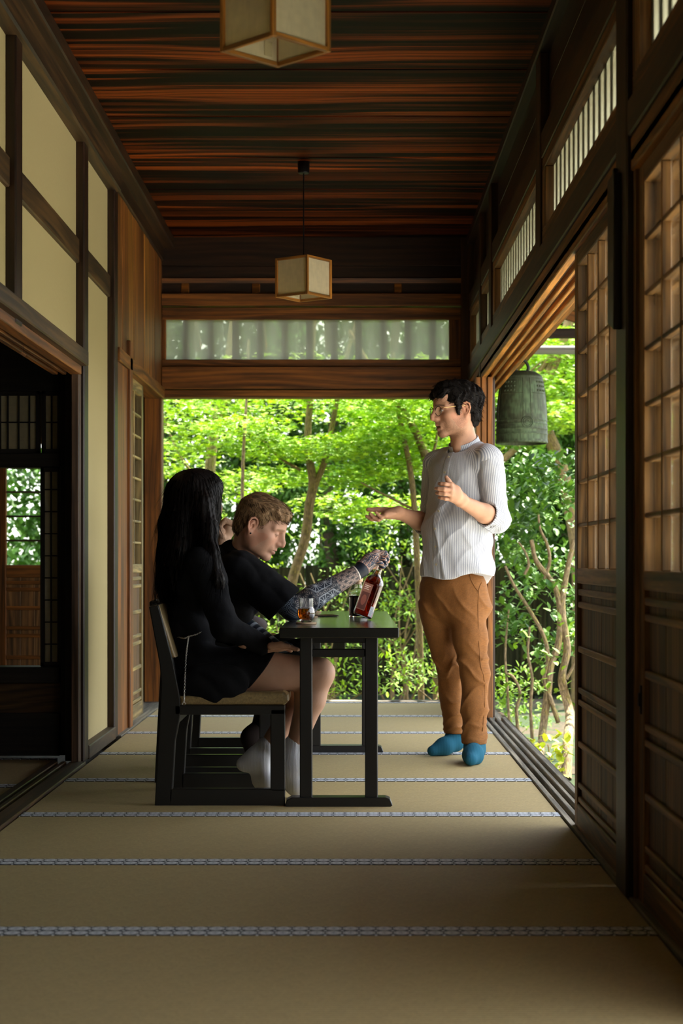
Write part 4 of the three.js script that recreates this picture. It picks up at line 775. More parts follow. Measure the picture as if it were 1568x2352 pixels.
    if (c > 0 && Math.abs(a) < 0.018) d -= 0.0018;                                   // placket
    return d;
  };
  S.clip = (x, y, z) => { const [a, b, c] = tf.inv(x, y, z), th = Math.atan2(a, c), hem = -0.432 - 0.018 * Math.cos(2 * th) - 0.016 * Math.cos(th) * -1 - 0.006 * Math.sin(5 * th); return (hem - b) * 0.9; };
  const around = (fr, rad) => (x, y, z) => { const [a, b, c] = fr.inv(x, y, z); return [Math.atan2(a, c) * rad, b]; };
  const gs = S.build(0.0042, { uv: around(tf, 0.158) });
  const shirt = mesh('shirt', place(gs, root), linen, root);
  const sleeve = (a, b, w, wide, part) => {
    const F = new Field(), cuff = b.clone().lerp(w, part); F.cone(a, b, wide + 0.004, wide, 0.02); F.cone(b, cuff, wide, wide - 0.004, 0.02);
    const back = b.clone().lerp(w, part - 0.16); F.cone(back, cuff, wide + 0.004, wide + 0.001, 0.004);
    F.cone(b.clone().lerp(w, part - 0.05), b.clone().lerp(w, part + 0.4), wide - 0.010, wide - 0.008, 0.002, 1);
    const ax = w.clone().sub(b).normalize();
    const seg = (x, y, z, p, q) => { const ux = q.x - p.x, uy = q.y - p.y, uz = q.z - p.z, t = clamp(((x - p.x) * ux + (y - p.y) * uy + (z - p.z) * uz) / (ux * ux + uy * uy + uz * uz), 0, 1); return Math.hypot(x - p.x - ux * t, y - p.y - uy * t, z - p.z - uz * t); };
    const lower = (x, y, z) => seg(x, y, z, b, w) < seg(x, y, z, a, b) - 0.004;
    F.clip = (x, y, z) => { const t = (x - cuff.x) * ax.x + (y - cuff.y) * ax.y + (z - cuff.z) * ax.z - 0.004; return lower(x, y, z) ? t : Math.min(t, -0.002); };
    F.disp = (x, y, z) => 0.007 * (fbm(x * 16, y * 10, z * 16, 3) - 0.5) * 2 + 0.006 * (0.35 - 1.35 * Math.pow(1 - Math.abs(Math.sin(y * 34 + x * 22 + 2.6 * noise(x * 9, y * 9, z * 9))), 2.2)) * sstep(1.3, 1.02, y);
    const fr = frame(a, V(-0.3, 0, -1), a.clone().sub(b)), f2 = frame(b, V(0.1, 0.4, -1), ax);
    return F.build(0.004, { uv: (x, y, z) => { const [p, q, r] = (lower(x, y, z) ? f2 : fr).inv(x, y, z); return [Math.atan2(-p, -r) * 0.06, q]; } });
  };
  mesh('sleeve', place(sleeve(SL, EL, WL, 0.058, 0.26), root), linen, root);
  mesh('sleeve', place(sleeve(SR, ER, WR, 0.056, 0.26), root), linen, root);
  const btn = new THREE.MeshStandardMaterial({ color: lin(0.62, 0.55, 0.38), roughness: 0.35 });
  const surfaceAt = (b, a = 0) => { let c = 0.35; for (let i = 0; i < 90; i++) { const p = T(a, b, c), d = S.at(p.x, p.y, p.z); if (d < 0.0006) break; c -= Math.max(0.0008, d * 0.6); } return T(a, b, c); };
  for (const b of [0.115, 0.045, -0.03, -0.13, -0.21, -0.29, -0.37]) { const p = surfaceAt(b), g = new THREE.CylinderGeometry(0.0055, 0.0055, 0.003, 14); g.rotateX(Math.PI / 2); g.lookAt(tf.Z.clone()); g.translate(p.x, p.y, p.z); mesh('button', place(g, root), btn, shirt); }
  { // band collar: a standing strip round the neck, open at the throat
    const o = at(1064, 1019, 7.80), up = V(0, 1, 0).addScaledVector(tf.Z, 0.50).normalize(), cf = frame(o, tf.Z.clone().addScaledVector(up, -tf.Z.dot(up)), up), P = [], U = [], I = [], n = 60;
    const ring = [[0.0740, -0.022], [0.0705, 0.012], [0.0690, 0.0145], [0.0670, 0.012], [0.0700, -0.022]];
    for (let i = 0; i <= n; i++) { const a = 0.16 + (2 * Math.PI - 0.30) * i / n; ring.forEach(([r, h], j) => { const p = cf.p(Math.sin(a) * r * 0.98, h, Math.cos(a) * r * 1.04 - 0.004); P.push(p.x, p.y, p.z); U.push(a * 0.062, h); }); }
    for (let i = 0; i < n; i++) for (let j = 0; j < 4; j++) { const q = i * 5 + j; I.push(q, q + 5, q + 1, q + 1, q + 5, q + 6); }
    const g = new THREE.BufferGeometry(); g.setAttribute('position', new THREE.Float32BufferAttribute(P, 3)); g.setAttribute('uv', new THREE.Float32BufferAttribute(U, 2)); g.setIndex(I); g.computeVertexNormals();
    const lm = linen.clone(); lm.side = THREE.DoubleSide; mesh('collar', place(g, root), lm, shirt);
  }
  // --- trousers
  const twill = dataTex(256, 256, (u, v) => { const s = 0.88 + 0.1 * Math.sin((u + v) * 2 * Math.PI * 64) * 0.5 + 0.12 * (tnoise(u, v, 30, 40, 85) - 0.5); return [s, s * 0.98, s * 0.94]; }, true); twill.repeat.set(9, 9);
  const tan = new THREE.MeshPhysicalMaterial({ color: lin(0.28, 0.112, 0.023), map: twill, roughness: 0.85, sheen: 0.2, sheenColor: lin(0.5, 0.25, 0.08) });
  const P = new Field();
  P.ell(tf.p(-0.045, -0.49, 0.0), [0.178, 0.14, 0.122], 0.05, tf); P.ell(tf.p(-0.012, -0.57, -0.02), [0.15, 0.09, 0.122], 0.05, tf);
  P.chain([hipL, hipL.clone().lerp(knL, 0.5), knL, knL.clone().lerp(anL, 0.5), anL], [0.084, 0.076, 0.065, 0.057, 0.052], 0.03);
  P.chain([hipR, hipR.clone().lerp(knR, 0.5), knR, knR.clone().lerp(anR, 0.5), anR], [0.090, 0.076, 0.063, 0.055, 0.047], 0.012);
  const cuffR = (a, k, r) => { const up = k.clone().sub(a).normalize(), lo = a.clone().addScaledVector(up, -0.002); P.cone(lo, a.clone().addScaledVector(up, 0.03), r + 0.005, r + 0.005, 0.002); };
  cuffR(anL, knL, 0.052); cuffR(anR, knR, 0.046);
  P.disp = (x, y, z) => {
    const low = sstep(0.62, 0.3, y), knee = Math.exp(-(((y - 0.42) / 0.10) ** 2)), hip = Math.exp(-(((y - 0.70) / 0.07) ** 2)); const q = noise(x * 10, y * 7, z * 10);
    const ridge = (t) => 0.35 - 1.35 * Math.pow(1 - Math.abs(Math.sin(t)), 2.2);                              // sharp crests, broad troughs
    let d = 0.006 * (fbm(x * 11, y * 5, z * 11, 3) - 0.5) * 2;
    d += 0.0075 * knee * ridge(y * 26 + x * 16 - z * 8 + 3.2 * q) + 0.0045 * low * ridge(y * 24 - x * 18 + 4 * q) + 0.0055 * hip * ridge(y * 24 + x * 30 + 3 * q);
    d += 0.006 * Math.exp(-(((y - 0.14) / 0.05) ** 2)) * ridge(y * 46 + 3 * q);
    return d;
  };
  P.clip = (x, y, z) => Math.max(y - 0.93, (x > 0.515 || z > -7.8 ? 0.080 : 0.098) - y);
  const gp = P.build(0.0048, { uv: (x, y, z) => [x + z * 0.7, y] });
  const trousers = mesh('trousers', place(gp, root), tan, root);
  { // pocket opening and side seam as stitched cords lying on the cloth
    const onTr = (px, py) => { const o = V(0, EYE, 0), dir = at(px, py, 1).sub(o); let t = 6.9; for (let i = 0; i < 120; i++) { const p = o.clone().addScaledVector(dir, t), d = P.at(p.x, p.y, p.z); if (d < 0.0012) return p.addScaledVector(dir, -0.0012); t += Math.max(0.0006, d * 0.5); if (t > 8.3) return null; } return null; };
    for (const path of [[[1078, 1318], [1082, 1332], [1089, 1346], [1098, 1358]], [[1108, 1318], [1106, 1338], [1099, 1360], [1098, 1420], [1100, 1480], [1104, 1530], [1112, 1560], [1113, 1620], [1108, 1680]]]) { const pts = path.map(([x, y]) => onTr(x, y)).filter(Boolean); if (pts.length > 2) mesh('seam', place(tube(pts, [0.0016], 6, 5), root), tan, trousers); }
  }
  // --- socks
  const teal = cloth(lin(0.018, 0.105, 0.165), { bumpMap: knitBump, bumpScale: 0.001, sheen: 0.3 });
  const sock = (pts, r, cell = 0.004) => { const F = new Field(); F.chain(pts, r, 0.03); F.clip = (x, y, z) => 0.002 - y; return F.build(cell, { uv: (x, y, z) => [x * 6, (y + z) * 6] }); };
  { const F = new Field(); F.chain([V(0.556, 0.13, -7.685), V(0.556, 0.055, -7.68), V(0.542, 0.040, -7.58), V(0.526, 0.030, -7.50)], [0.038, 0.043, 0.042, 0.027], 0.03); F.cone(V(0.558, 0.10, -7.69), V(0.560, 0.035, -7.71), 0.036, 0.034, 0.03); F.clip = (x, y, z) => 0.002 - y; mesh('sock', place(F.build(0.004, { uv: (x, y, z) => [x * 6, (y + z) * 6] }), root), teal, root); }
  mesh('sock', place(sock([V(0.486, 0.13, -7.972), V(0.484, 0.06, -7.965), V(0.432, 0.042, -7.91), V(0.376, 0.026, -7.875)], [0.037, 0.042, 0.037, 0.024]), root), teal, root);
  // --- hair
  const hairMat = new THREE.MeshPhysicalMaterial({ color: lin(0.010, 0.008, 0.007), roughness: 0.55, specularIntensity: 0.2, side: THREE.DoubleSide });
  const Hr = new Field(), he = (x, y, z, a, b, c, k = 0.02, op = 0) => Hr.ell(hf.p(x, y, z), [a, b, c], k, hf, op);
  he(0, 0.046, -0.020, 0.084, 0.090, 0.104); he(0, 0.085, 0.045, 0.062, 0.042, 0.045, 0.03); he(0, -0.01, -0.075, 0.062, 0.075, 0.040, 0.03); he(0, -0.06, -0.07, 0.046, 0.04, 0.026, 0.03); he(0, 0.05, -0.10, 0.055, 0.05, 0.035, 0.03);
  for (const i of [-1, 1]) { he(i * 0.066, 0.035, 0.025, 0.018, 0.036, 0.03, 0.02); he(i * 0.070, -0.005, 0.022, 0.008, 0.03, 0.010, 0.01); }
  he(0, 0.062, 0.088, 0.050, 0.028, 0.016, 0.02);
  Hr.disp = (x, y, z) => { const [a, b, c] = hf.inv(x, y, z); return 0.016 * (fbm(a * 30 + 3, b * 26, c * 30, 3) - 0.5) + 0.004 * Math.sin(a * 130 + c * 170 + b * 60 + 8 * noise(a * 25, b * 25, c * 25)); };
  Hr.clip = (x, y, z) => { const [a, b, c] = hf.inv(x, y, z), k = [[-0.13, -0.085], [-0.06, -0.082], [-0.035, -0.035], [-0.028, 0.016], [0.005, 0.020], [0.012, -0.030], [0.030, -0.022], [0.036, 0.028], [0.062, 0.038], [0.085, 0.050], [0.12, 0.054]]; let h = -0.085; for (let i = 0; i < k.length - 1; i++) if (c >= k[i][0] && c < k[i + 1][0]) h = k[i][1] + (k[i + 1][1] - k[i][1]) * (c - k[i][0]) / (k[i + 1][0] - k[i][0]); return (h + 0.012 * (noise(a * 90, 3, c * 90) - 0.5) - b) * 0.6; };
  const ghair = Hr.build(0.0034);
  const hflow = (q, n) => { const [a, b, c] = hf.inv(q.x, q.y, q.z); const t = hf.Y.clone().multiplyScalar(-0.6).addScaledVector(hf.Z, c > 0.02 ? 0.7 : -0.4).addScaledVector(hf.X, a * 8 + 1.2 * Math.sin(b * 90 + c * 60)); return t.addScaledVector(n, -t.dot(n) * 0.85); };
  const gst = strands(ghair, 2600, hflow, [0.015, 0.035], [0.0004, 0.0009], (a) => hf.inv(a.x, a.y, a.z)[1] > -0.06);
  mesh('hair', place(mergeGeometries([ghair, strip(gst, ['position', 'normal'])]), root), hairMat, root);
  // --- glasses
  const gl = new THREE.Group(); gl.name = 'glasses'; root.add(gl);
  const frameM = new THREE.MeshStandardMaterial({ color: lin(0.025, 0.014, 0.008), roughness: 0.3 }), gold = new THREE.MeshStandardMaterial({ color: lin(0.75, 0.50, 0.22), roughness: 0.28, metalness: 1 });
  for (const i of [-1, 1]) {
    const pts = []; for (let k = 0; k <= 20; k++) { const a = k / 20 * 2 * Math.PI; pts.push(hf.p(i * 0.0335 + 0.0245 * Math.cos(a), -0.004 + 0.0215 * Math.sin(a), 0.106 - Math.abs(0.0335 + 0.0245 * i * Math.cos(a)) * 0.12)); }
    mesh('rim', place(tube(pts, [0.0017], 7, 2), root), frameM, gl);
    const sh = new THREE.CircleGeometry(1, 28), pp = sh.attributes.position; for (let k = 0; k < pp.count; k++) { const x = pp.getX(k) * 0.024, y = pp.getY(k) * 0.021, p = hf.p(i * 0.0335 + x, -0.004 + y, 0.106 - Math.abs(0.0335 + i * x) * 0.12); pp.setXYZ(k, p.x, p.y, p.z); } sh.computeVertexNormals(); mesh('lens', place(sh, root), M.glass, gl);
    mesh('temple', place(tube([hf.p(i * 0.058, 0.008, 0.099), hf.p(i * 0.068, 0.009, 0.085), hf.p(i * 0.076, 0.012, 0.03), hf.p(i * 0.078, 0.014, -0.008), hf.p(i * 0.077, -0.002, -0.03)], [0.0015], 7, 4), root), gold, gl);
  }
  mesh('bridge', place(tube([hf.p(-0.0095, 0.002, 0.105), hf.p(0, 0.006, 0.109), hf.p(0.0095, 0.002, 0.105)], [0.0014], 7, 4), root), gold, gl);
}
// ================================================================== the long-haired seated person
const blackCloth = cloth(lin(0.006, 0.006, 0.0075), { sheen: 0.08 });
const foldDisp = (a, f) => (x, y, z) => a * ((fbm(x * f, y * f * 0.8, z * f, 3) - 0.5) * 2 + 0.45 * (1 - 2 * Math.abs(Math.sin(y * 30 + x * 22 + 4 * noise(x * 9, y * 9, z * 9)))));
{
  const D = 6.52, W = (x, y, d = 0) => at(x, y, D + d), root = person('seated person with long black hair, short black dress and white socks', 6.52, -0.55);
  const skin = [0.50, 0.29, 0.20], sk = (X, Y, Z) => { const m = 0.92 + 0.16 * fbm(X * 50, Y * 50, Z * 50, 3); return [skin[0] * m, skin[1] * m, skin[2] * m]; };
  const hf = frame(W(452, 1152, 0.02), facing(-46, 0));
  const H = new Field(); addHead(H, hf, { jaw: 0.92, nose: 0.96 }); H.cone(hf.p(0, -0.05, -0.02), W(447, 1258, 0.02), 0.046, 0.052, 0.025);
  const gh = H.build(0.003, { color: headColor(hf, skin, { brow: [0.02, 0.015, 0.01] }) });
  // legs, feet on tiptoe
  const L = new Field(), k1 = W(733, 1546, -0.07), k2 = W(728, 1560, 0.09), a1 = W(677, 1716, -0.05), a2 = W(611, 1722, 0.03);
  L.chain([W(470, 1552, -0.08), W(600, 1545, -0.08), k1], [0.092, 0.082, 0.056], 0.03); L.chain([W(470, 1552, 0.09), W(600, 1550, 0.09), k2], [0.092, 0.082, 0.056], 0.015);
  L.chain([k1, k1.clone().lerp(a1, 0.35), a1], [0.055, 0.054, 0.034], 0.02); L.chain([k2, k2.clone().lerp(a2, 0.35), a2], [0.055, 0.053, 0.034], 0.012);
  L.ell(k1.clone().lerp(a1, 0.32).add(V(-0.018, 0, 0)), [0.042, 0.085, 0.045], 0.02); L.ell(k2.clone().lerp(a2, 0.32).add(V(-0.018, 0, 0)), [0.042, 0.085, 0.045], 0.02);
  const gl = L.build(0.006, { color: sk });
  // hand lying on the lap
  const A = new Field(), w = W(612, 1484, -0.15); A.cone(W(560, 1470, -0.17), w, 0.032, 0.025, 0.01); A.ell(W(638, 1487, -0.15), [0.042, 0.016, 0.034], 0.02);
  [[-0.178, 1], [-0.160, 1.08], [-0.142, 1.04], [-0.125, 0.85]].forEach(([z, l]) => A.chain([W(650, 1486, z), W(650 + 18 * l, 1486, z), W(650 + 32 * l, 1492, z)], [0.0088, 0.0082, 0.007], 0.003)); A.chain([W(622, 1484, -0.185), W(645, 1481, -0.198), W(662, 1483, -0.195)], [0.014, 0.011, 0.008], 0.008);
  const ga = A.build(0.003, { color: sk });
  const A2 = new Field(); A2.cone(W(560, 1480, 0.12), W(600, 1488, 0.1), 0.03, 0.024); A2.ell(W(625, 1490, 0.08), [0.04, 0.016, 0.034], 0.02); [0.055, 0.072, 0.09, 0.106].forEach((z) => A2.chain([W(638, 1490, z), W(656, 1490, z), W(668, 1495, z)], [0.0086, 0.008, 0.007], 0.003)); A2.chain([W(610, 1487, 0.045), W(630, 1484, 0.035), W(645, 1486, 0.035)], [0.013, 0.01, 0.008], 0.008);
  const ga2 = A2.build(0.003, { color: sk });
  const T = new Field(); T.cone(W(447, 1275, 0.02), W(440, 1440, 0.02), 0.05, 0.055); T.cone(W(440, 1440, 0.02), W(455, 1545, 0.02), 0.055, 0.07);
  mesh('body', place(mergeGeometries([gh, gl, ga, ga2, T.build(0.012, { color: sk })]), root), skinMat(), root);
  // dress
  const F = new Field(), sN = W(462, 1292, -0.145), sF = W(450, 1290, 0.19);
  F.cone(sN, sF, 0.062, 0.062, 0.03); F.ell(W(448, 1335, 0.02), [0.108, 0.13, 0.165], 0.05); F.ell(W(470, 1350, 0.02), [0.085, 0.08, 0.14], 0.05); F.ell(W(438, 1440, 0.02), [0.105, 0.12, 0.140], 0.05);
  F.ell(W(452, 1545, 0.01), [0.135, 0.105, 0.185], 0.05);
  F.cone(W(447, 1250, 0.02), W(447, 1290, 0.02), 0.052, 0.09, 0.04);
  for (const z of [-0.08, 0.09]) F.chain([W(475, 1548, z), W(640, 1538, z)], [0.101, 0.090], 0.03);
  F.ell(W(492, 1572, -0.195), [0.128, 0.078, 0.03], 0.03); F.ell(W(492, 1572, 0.215), [0.128, 0.078, 0.03], 0.03);
  F.disp = foldDisp(0.006, 12);
  const q0 = W(642, 1478), q1 = W(560, 1592);
  F.clip = (x, y, z) => { if (y > 0.66 || x < -0.5) return -1; const ex = q1.x - q0.x, ey = q1.y - q0.y, l = Math.hypot(ex, ey); return ((x - q0.x) * -ey + (y - q0.y) * ex) / l - 0.012 * Math.sin((y - q1.y) / (q0.y - q1.y) * Math.PI); };
  mesh('dress', place(F.build(0.006), root), blackCloth, root);
  const sl = (a, b, c, ra) => { const S = new Field(); S.chain([a, b, c], [ra, 0.052, 0.036], 0.02); S.disp = foldDisp(0.005, 18); return S.build(0.005); };
  mesh('sleeve', place(sl(sN, W(517, 1440, -0.18), W(604, 1482, -0.15), 0.060), root), blackCloth, root);
  mesh('sleeve', place(sl(sF, W(500, 1440, 0.22), W(590, 1487, 0.105), 0.060), root), blackCloth, root);
  // long straight hair
  const hm = new THREE.MeshPhysicalMaterial({ color: lin(0.007, 0.005, 0.0045), roughness: 0.5, specularIntensity: 0.2, side: THREE.DoubleSide });
  const R = new Field(), he = (x, y, z, a, b, c, k = 0.03) => R.ell(hf.p(x, y, z), [a, b, c], k, hf);
  he(0, 0.030, -0.018, 0.086, 0.094, 0.104); he(0, 0.055, 0.030, 0.080, 0.066, 0.076); for (const i of [-1, 1]) { he(i * 0.072, -0.03, 0.012, 0.022, 0.09, 0.045); }
  R.chain([W(432, 1150, -0.01), W(418, 1210, 0.0), W(408, 1280, 0.02), W(395, 1340, 0.02), W(382, 1372, 0.02)], [0.085, 0.080, 0.072, 0.052, 0.022], 0.05);
  R.chain([W(420, 1190, -0.06), W(412, 1270, -0.09), W(400, 1345, -0.09)], [0.06, 0.055, 0.025], 0.04); R.chain([W(430, 1190, 0.08), W(415, 1270, 0.12), W(400, 1345, 0.12)], [0.06, 0.055, 0.025], 0.04);
  R.chain([W(462, 1160, -0.075), W(474, 1215, -0.10), W(484, 1275, -0.15), W(498, 1335, -0.19), W(511, 1385, -0.17)], [0.048, 0.040, 0.030, 0.022, 0.010], 0.03);
  R.disp = (x, y, z) => { const [a, b, c] = hf.inv(x, y, z); const t = Math.atan2(a, c); return 0.0014 * Math.sin(t * 46 + 5 * noise(a * 20, b * 3, c * 20)) + 0.0008 * Math.sin(t * 110 + b * 4); };
  R.clip = (x, y, z) => { const [a, b, c] = hf.inv(x, y, z); if (b < -0.20) return -1; const u = a / 0.060, v = (b + 0.050) / 0.088; return c > 0.0 ? (0.036 - c < 0 ? (1 - Math.sqrt(u * u + v * v)) * 0.06 : -1) : -1; };
  const gR = R.build(0.0048);
  const hs = strands(gR, 2600, (q, n) => { const t = V(-0.12 * (q.y < 1.0 ? 1 : 0), -1, 0).addScaledVector(n, 0.05); return t.addScaledVector(n, -t.dot(n) * 0.9); }, [0.06, 0.16], [0.0005, 0.0011]);
  const wisps = []; for (let k = 0; k < 60; k++) { const x = rr(352, 385), y = rr(1300, 1350), z = rr(-0.09, 0.1); wisps.push(tube([W(x + 12, y - 60, z), W(x, y, z), W(x - rr(-6, 8), y + rr(30, 55), z + rr(-0.02, 0.02)), W(x - rr(-14, 12), y + rr(55, 85), z + rr(-0.02, 0.02))], [0.0008, 0.0006, 0.0003], 4, 4)); }
  mesh('hair', place(mergeGeometries([strip(gR.toNonIndexed(), ['position', 'normal']), strip(hs.toNonIndexed(), ['position', 'normal']), ...wisps.map((g) => strip(g.toNonIndexed(), ['position', 'normal']))]), root), hm, root);
  // white socks
  const white = cloth(lin(0.72, 0.73, 0.76), { bumpMap: knitBump, bumpScale: 0.0012, sheen: 0.2 });
  const sock = (pts, r, heel, up) => { const S = new Field(); S.chain(pts, r, 0.025); S.cone(heel[0], heel[1], 0.036, 0.029, 0.03); S.disp = (x, y, z) => -0.0012 * Math.max(0, Math.sin((x * 0.9 + z * 0.6) * 520)) * (y > up ? 1 : 0); return S.build(0.0035, { uv: (x, y, z) => [x * 7, y * 7] }); };
  mesh('sock', place(sock([W(677, 1708, -0.05), W(673, 1752, -0.05), W(677, 1800, -0.03), W(684, 1821, -0.02)], [0.039, 0.040, 0.037, 0.024], [W(673, 1740, -0.05), W(662, 1772, -0.05)], 0.16), root), white, root);
  mesh('sock', place(sock([W(610, 1716, 0.03), W(592, 1745, 0.03), W(604, 1790, 0.04), W(616, 1812, 0.05)], [0.039, 0.042, 0.038, 0.024], [W(588, 1742, 0.03), W(560, 1755, 0.03)], 0.17), root), white, root);
  // belt chain, hanging
  const silver = new THREE.MeshStandardMaterial({ color: lin(0.72, 0.70, 0.66), roughness: 0.25, metalness: 1 }), links = [];
  const ch = new THREE.CatmullRomCurve3([W(404, 1462, -0.10), W(425, 1466, -0.135), W(433, 1462, -0.15), W(448, 1458, -0.15), W(463, 1451, -0.14)]), dr = new THREE.CatmullRomCurve3([W(433, 1463, -0.155), W(428, 1500, -0.178), W(425, 1550, -0.22), W(423, 1600, -0.237), W(422, 1614, -0.237)]);
  for (const [c, n] of [[ch, 22], [dr, 52]]) for (let k = 0; k < n; k++) { const p = c.getPoint(k / n), t = c.getTangent(k / n), g = new THREE.TorusGeometry(0.0036, 0.0009, 5, 10); g.scale(0.75, 1.15, 1); g.rotateY(k % 2 * Math.PI / 2); g.applyQuaternion(new THREE.Quaternion().setFromUnitVectors(V(0, 1, 0), t)); g.translate(p.x, p.y, p.z); links.push(g); }
  { const g = new THREE.TorusGeometry(0.006, 0.0011, 6, 14), p = W(422, 1616, -0.237); g.translate(p.x, p.y, p.z); links.push(g); }
  mesh('belt_chain', place(mergeGeometries(links), root), silver, root);
}
// ================================================================== the person reaching for the bottle
{
  const S = (x, y, d = 0) => at(x, y, 7.0 + d), root = person('fair-haired person in black t-shirt leaning forward with tattooed forearm', 7.15, -0.45);
  const skin = [0.52, 0.29, 0.20], hf = frame(S(598, 1208, 0), facing(10, -25), facing(10, 65));
  const H = new Field(); addHead(H, hf, { jaw: 1.0, nose: 1.03 });
  H.cone(hf.p(0, -0.045, -0.03), S(556, 1285, 0.06), 0.056, 0.062, 0.03); H.cone(S(556, 1285, 0.06), S(530, 1320, 0.08), 0.062, 0.09, 0.03); H.cone(hf.p(-0.058, -0.045, -0.02), S(572, 1290, 0.03), 0.012, 0.011, 0.025);
  const hcol = headColor(hf, skin, { brow: [0.22, 0.12, 0.06], lids: 0.8, lips: [0.40, 0.18, 0.14], stubble: 0.25, beard: [0.25, 0.15, 0.09] });
  const gh = H.build(0.0026, { color: hcol, uv: () => [0.002, 0.002] });
  { const e = hf.p(-0.078, -0.038, -0.008); const g = new THREE.SphereGeometry(0.0042, 14, 10); g.translate(e.x, e.y, e.z); mesh('ear_stud', place(g, root), M.blackmetal, root); }
  // reaching arm and hand round the neck of the bottle
  const sh = S(552, 1308, -0.10), el = S(672, 1399, -0.14), wr = S(829, 1310, -0.055), A = new Field();
  A.chain([sh, el], [0.055, 0.046], 0.02); A.chain([el, el.clone().lerp(wr, 0.3), wr], [0.045, 0.047, 0.030], 0.02);
  const K = (x, y, d) => at(780 + x / 11.76, 1240 + y / 11.76, d);
  const mc = [K(980, 330, 7.035), K(985, 370, 7.010), K(965, 470, 6.985), K(925, 590, 6.962)];
  mc.forEach((m, i) => A.cone(wr.clone().lerp(K(700, 640, 6.98), 0.5), m, 0.024, 0.0135, 0.018)); A.ell(K(810, 560, 6.985), [0.030, 0.026, 0.030], 0.02);
  [[mc[0], K(1220, 360, 7.040), K(1290, 470, 7.030), K(1230, 560, 7.016)], [mc[1], K(1240, 430, 7.008), K(1285, 570, 6.994), K(1180, 650, 6.985)], [mc[2], K(1190, 540, 6.978), K(1245, 660, 6.966), K(1140, 725, 6.968)], [mc[3], K(1110, 640, 6.952), K(1175, 720, 6.950), K(1090, 765, 6.958)]].forEach((p, i) => A.chain(p, [0.0115, 0.0108, 0.0098, 0.0084].map((r) => r * (i === 3 ? 0.92 : 1)), 0.004));
  A.chain([K(720, 660, 7.02), K(880, 700, 7.050), K(1010, 690, 7.052), K(1100, 660, 7.045)], [0.017, 0.0135, 0.0115, 0.009], 0.008);
  // tattoo texture: u along the arm from shoulder (0) to knuckles (1), v round it; the corner of the sheet is bare skin
  const TW = 1024, TH = 512, cv = document.createElement('canvas'); cv.width = TW; cv.height = TH; const c = cv.getContext('2d');
  c.fillStyle = '#bf937c'; c.fillRect(0, 0, TW, TH);
  const ink = '#1f2733', pale = '#8f9aa6';
  const star = (x0, x1, r, col, lw) => { c.save(); c.beginPath(); c.rect(x0, 0, x1 - x0, TH); c.clip(); c.strokeStyle = col; c.lineWidth = lw; const h = r * Math.sqrt(3) / 2; for (let j = -1; j < TH / h + 1; j++) for (let i = -1; i < (x1 - x0) / r + 2; i++) { const x = x0 + i * r + (j % 2 ? r / 2 : 0), y = j * h; for (let k = 0; k < 6; k++) { const a = k * Math.PI / 3; c.beginPath(); c.moveTo(x, y); c.lineTo(x + r * Math.cos(a), y + r * Math.sin(a)); c.stroke(); const b = a + Math.PI / 6, m = r / Math.sqrt(3); c.beginPath(); c.moveTo(x, y); c.lineTo(x + m * Math.cos(b), y + m * Math.sin(b)); c.stroke(); } } c.restore(); };
  c.fillStyle = ink; c.fillRect(240, 0, 190, TH); c.strokeStyle = pale; c.lineWidth = 2.4; for (let j = 0; j < 22; j++) for (let i = 0; i < 9; i++) { const x = 240 + i * 24 + (j % 2) * 12, y = j * 24; c.beginPath(); c.moveTo(x, y); c.lineTo(x + 15, y + 3); c.lineTo(x + 12, y + 19); c.lineTo(x - 4, y + 16); c.closePath(); c.stroke(); }
  c.fillStyle = '#8b8482'; c.fillRect(430, 0, 110, TH); star(430, 545, 46, ink, 4.5);
  c.fillStyle = '#7e7a7b'; c.fillRect(540, 0, 135, TH); star(540, 676, 46, ink, 4.5); c.fillStyle = '#54575f'; c.fillRect(540, 0, 8, TH);
  for (const cy of [128, 384]) { c.save(); c.beginPath(); for (let k = 0; k < 6; k++) { const a = k * Math.PI / 3; c.lineTo(600 + 84 * Math.cos(a), cy + 124 * Math.sin(a)); } c.closePath(); c.fillStyle = '#2c3340'; c.fill(); c.lineWidth = 8; c.strokeStyle = '#8b9098'; c.stroke(); c.clip(); c.strokeStyle = '#b9c0c8'; c.lineWidth = 3; const r = 50; for (const [ox, oy] of [[0, 0], [r, 0], [-r, 0], [r / 2, r * 1.2], [-r / 2, r * 1.2], [r / 2, -r * 1.2], [-r / 2, -r * 1.2]]) for (let k = 0; k < 12; k++) { const a = k * Math.PI / 6, m = k % 2 ? 0.6 : 1; c.beginPath(); c.moveTo(600 + ox, cy + oy); c.lineTo(600 + ox + r * m * Math.cos(a), cy + oy + r * m * 1.3 * Math.sin(a)); c.stroke(); } c.restore(); }
  c.globalAlpha = 0.7; c.fillStyle = '#a09590'; c.fillRect(675, 0, 115, TH); c.globalAlpha = 1; star(675, 790, 40, '#3a3a40', 3.2);
  c.fillStyle = '#e9ded2'; c.fillRect(790, 0, 5, TH); c.fillStyle = '#1b212c'; c.fillRect(795, 0, 50, TH);
  for (let k = 0; k < 520; k++) { const x = 838 + 170 * Math.pow(rnd(), 1.1), y = rnd() * TH; c.strokeStyle = ['#2c3542', '#4d5b6f', '#d8c2b2', '#394554'][Math.floor(rnd() * 4)]; c.lineWidth = rr(2, 8); c.beginPath(); c.moveTo(x, y); c.quadraticCurveTo(x + 20, y + rr(-20, 20), x + rr(15, 60), y + rr(-18, 18)); c.stroke(); }
  c.fillStyle = '#ffffff'; c.fillRect(0, 0, 30, TH);
  const tt = new THREE.CanvasTexture(cv); tt.flipY = false; tt.colorSpace = THREE.SRGBColorSpace;
  const tip = K(1010, 420, 7.0), segs = [[sh, el, 0.06, 0.42], [el, wr, 0.42, 0.80], [wr, tip, 0.80, 0.99]];
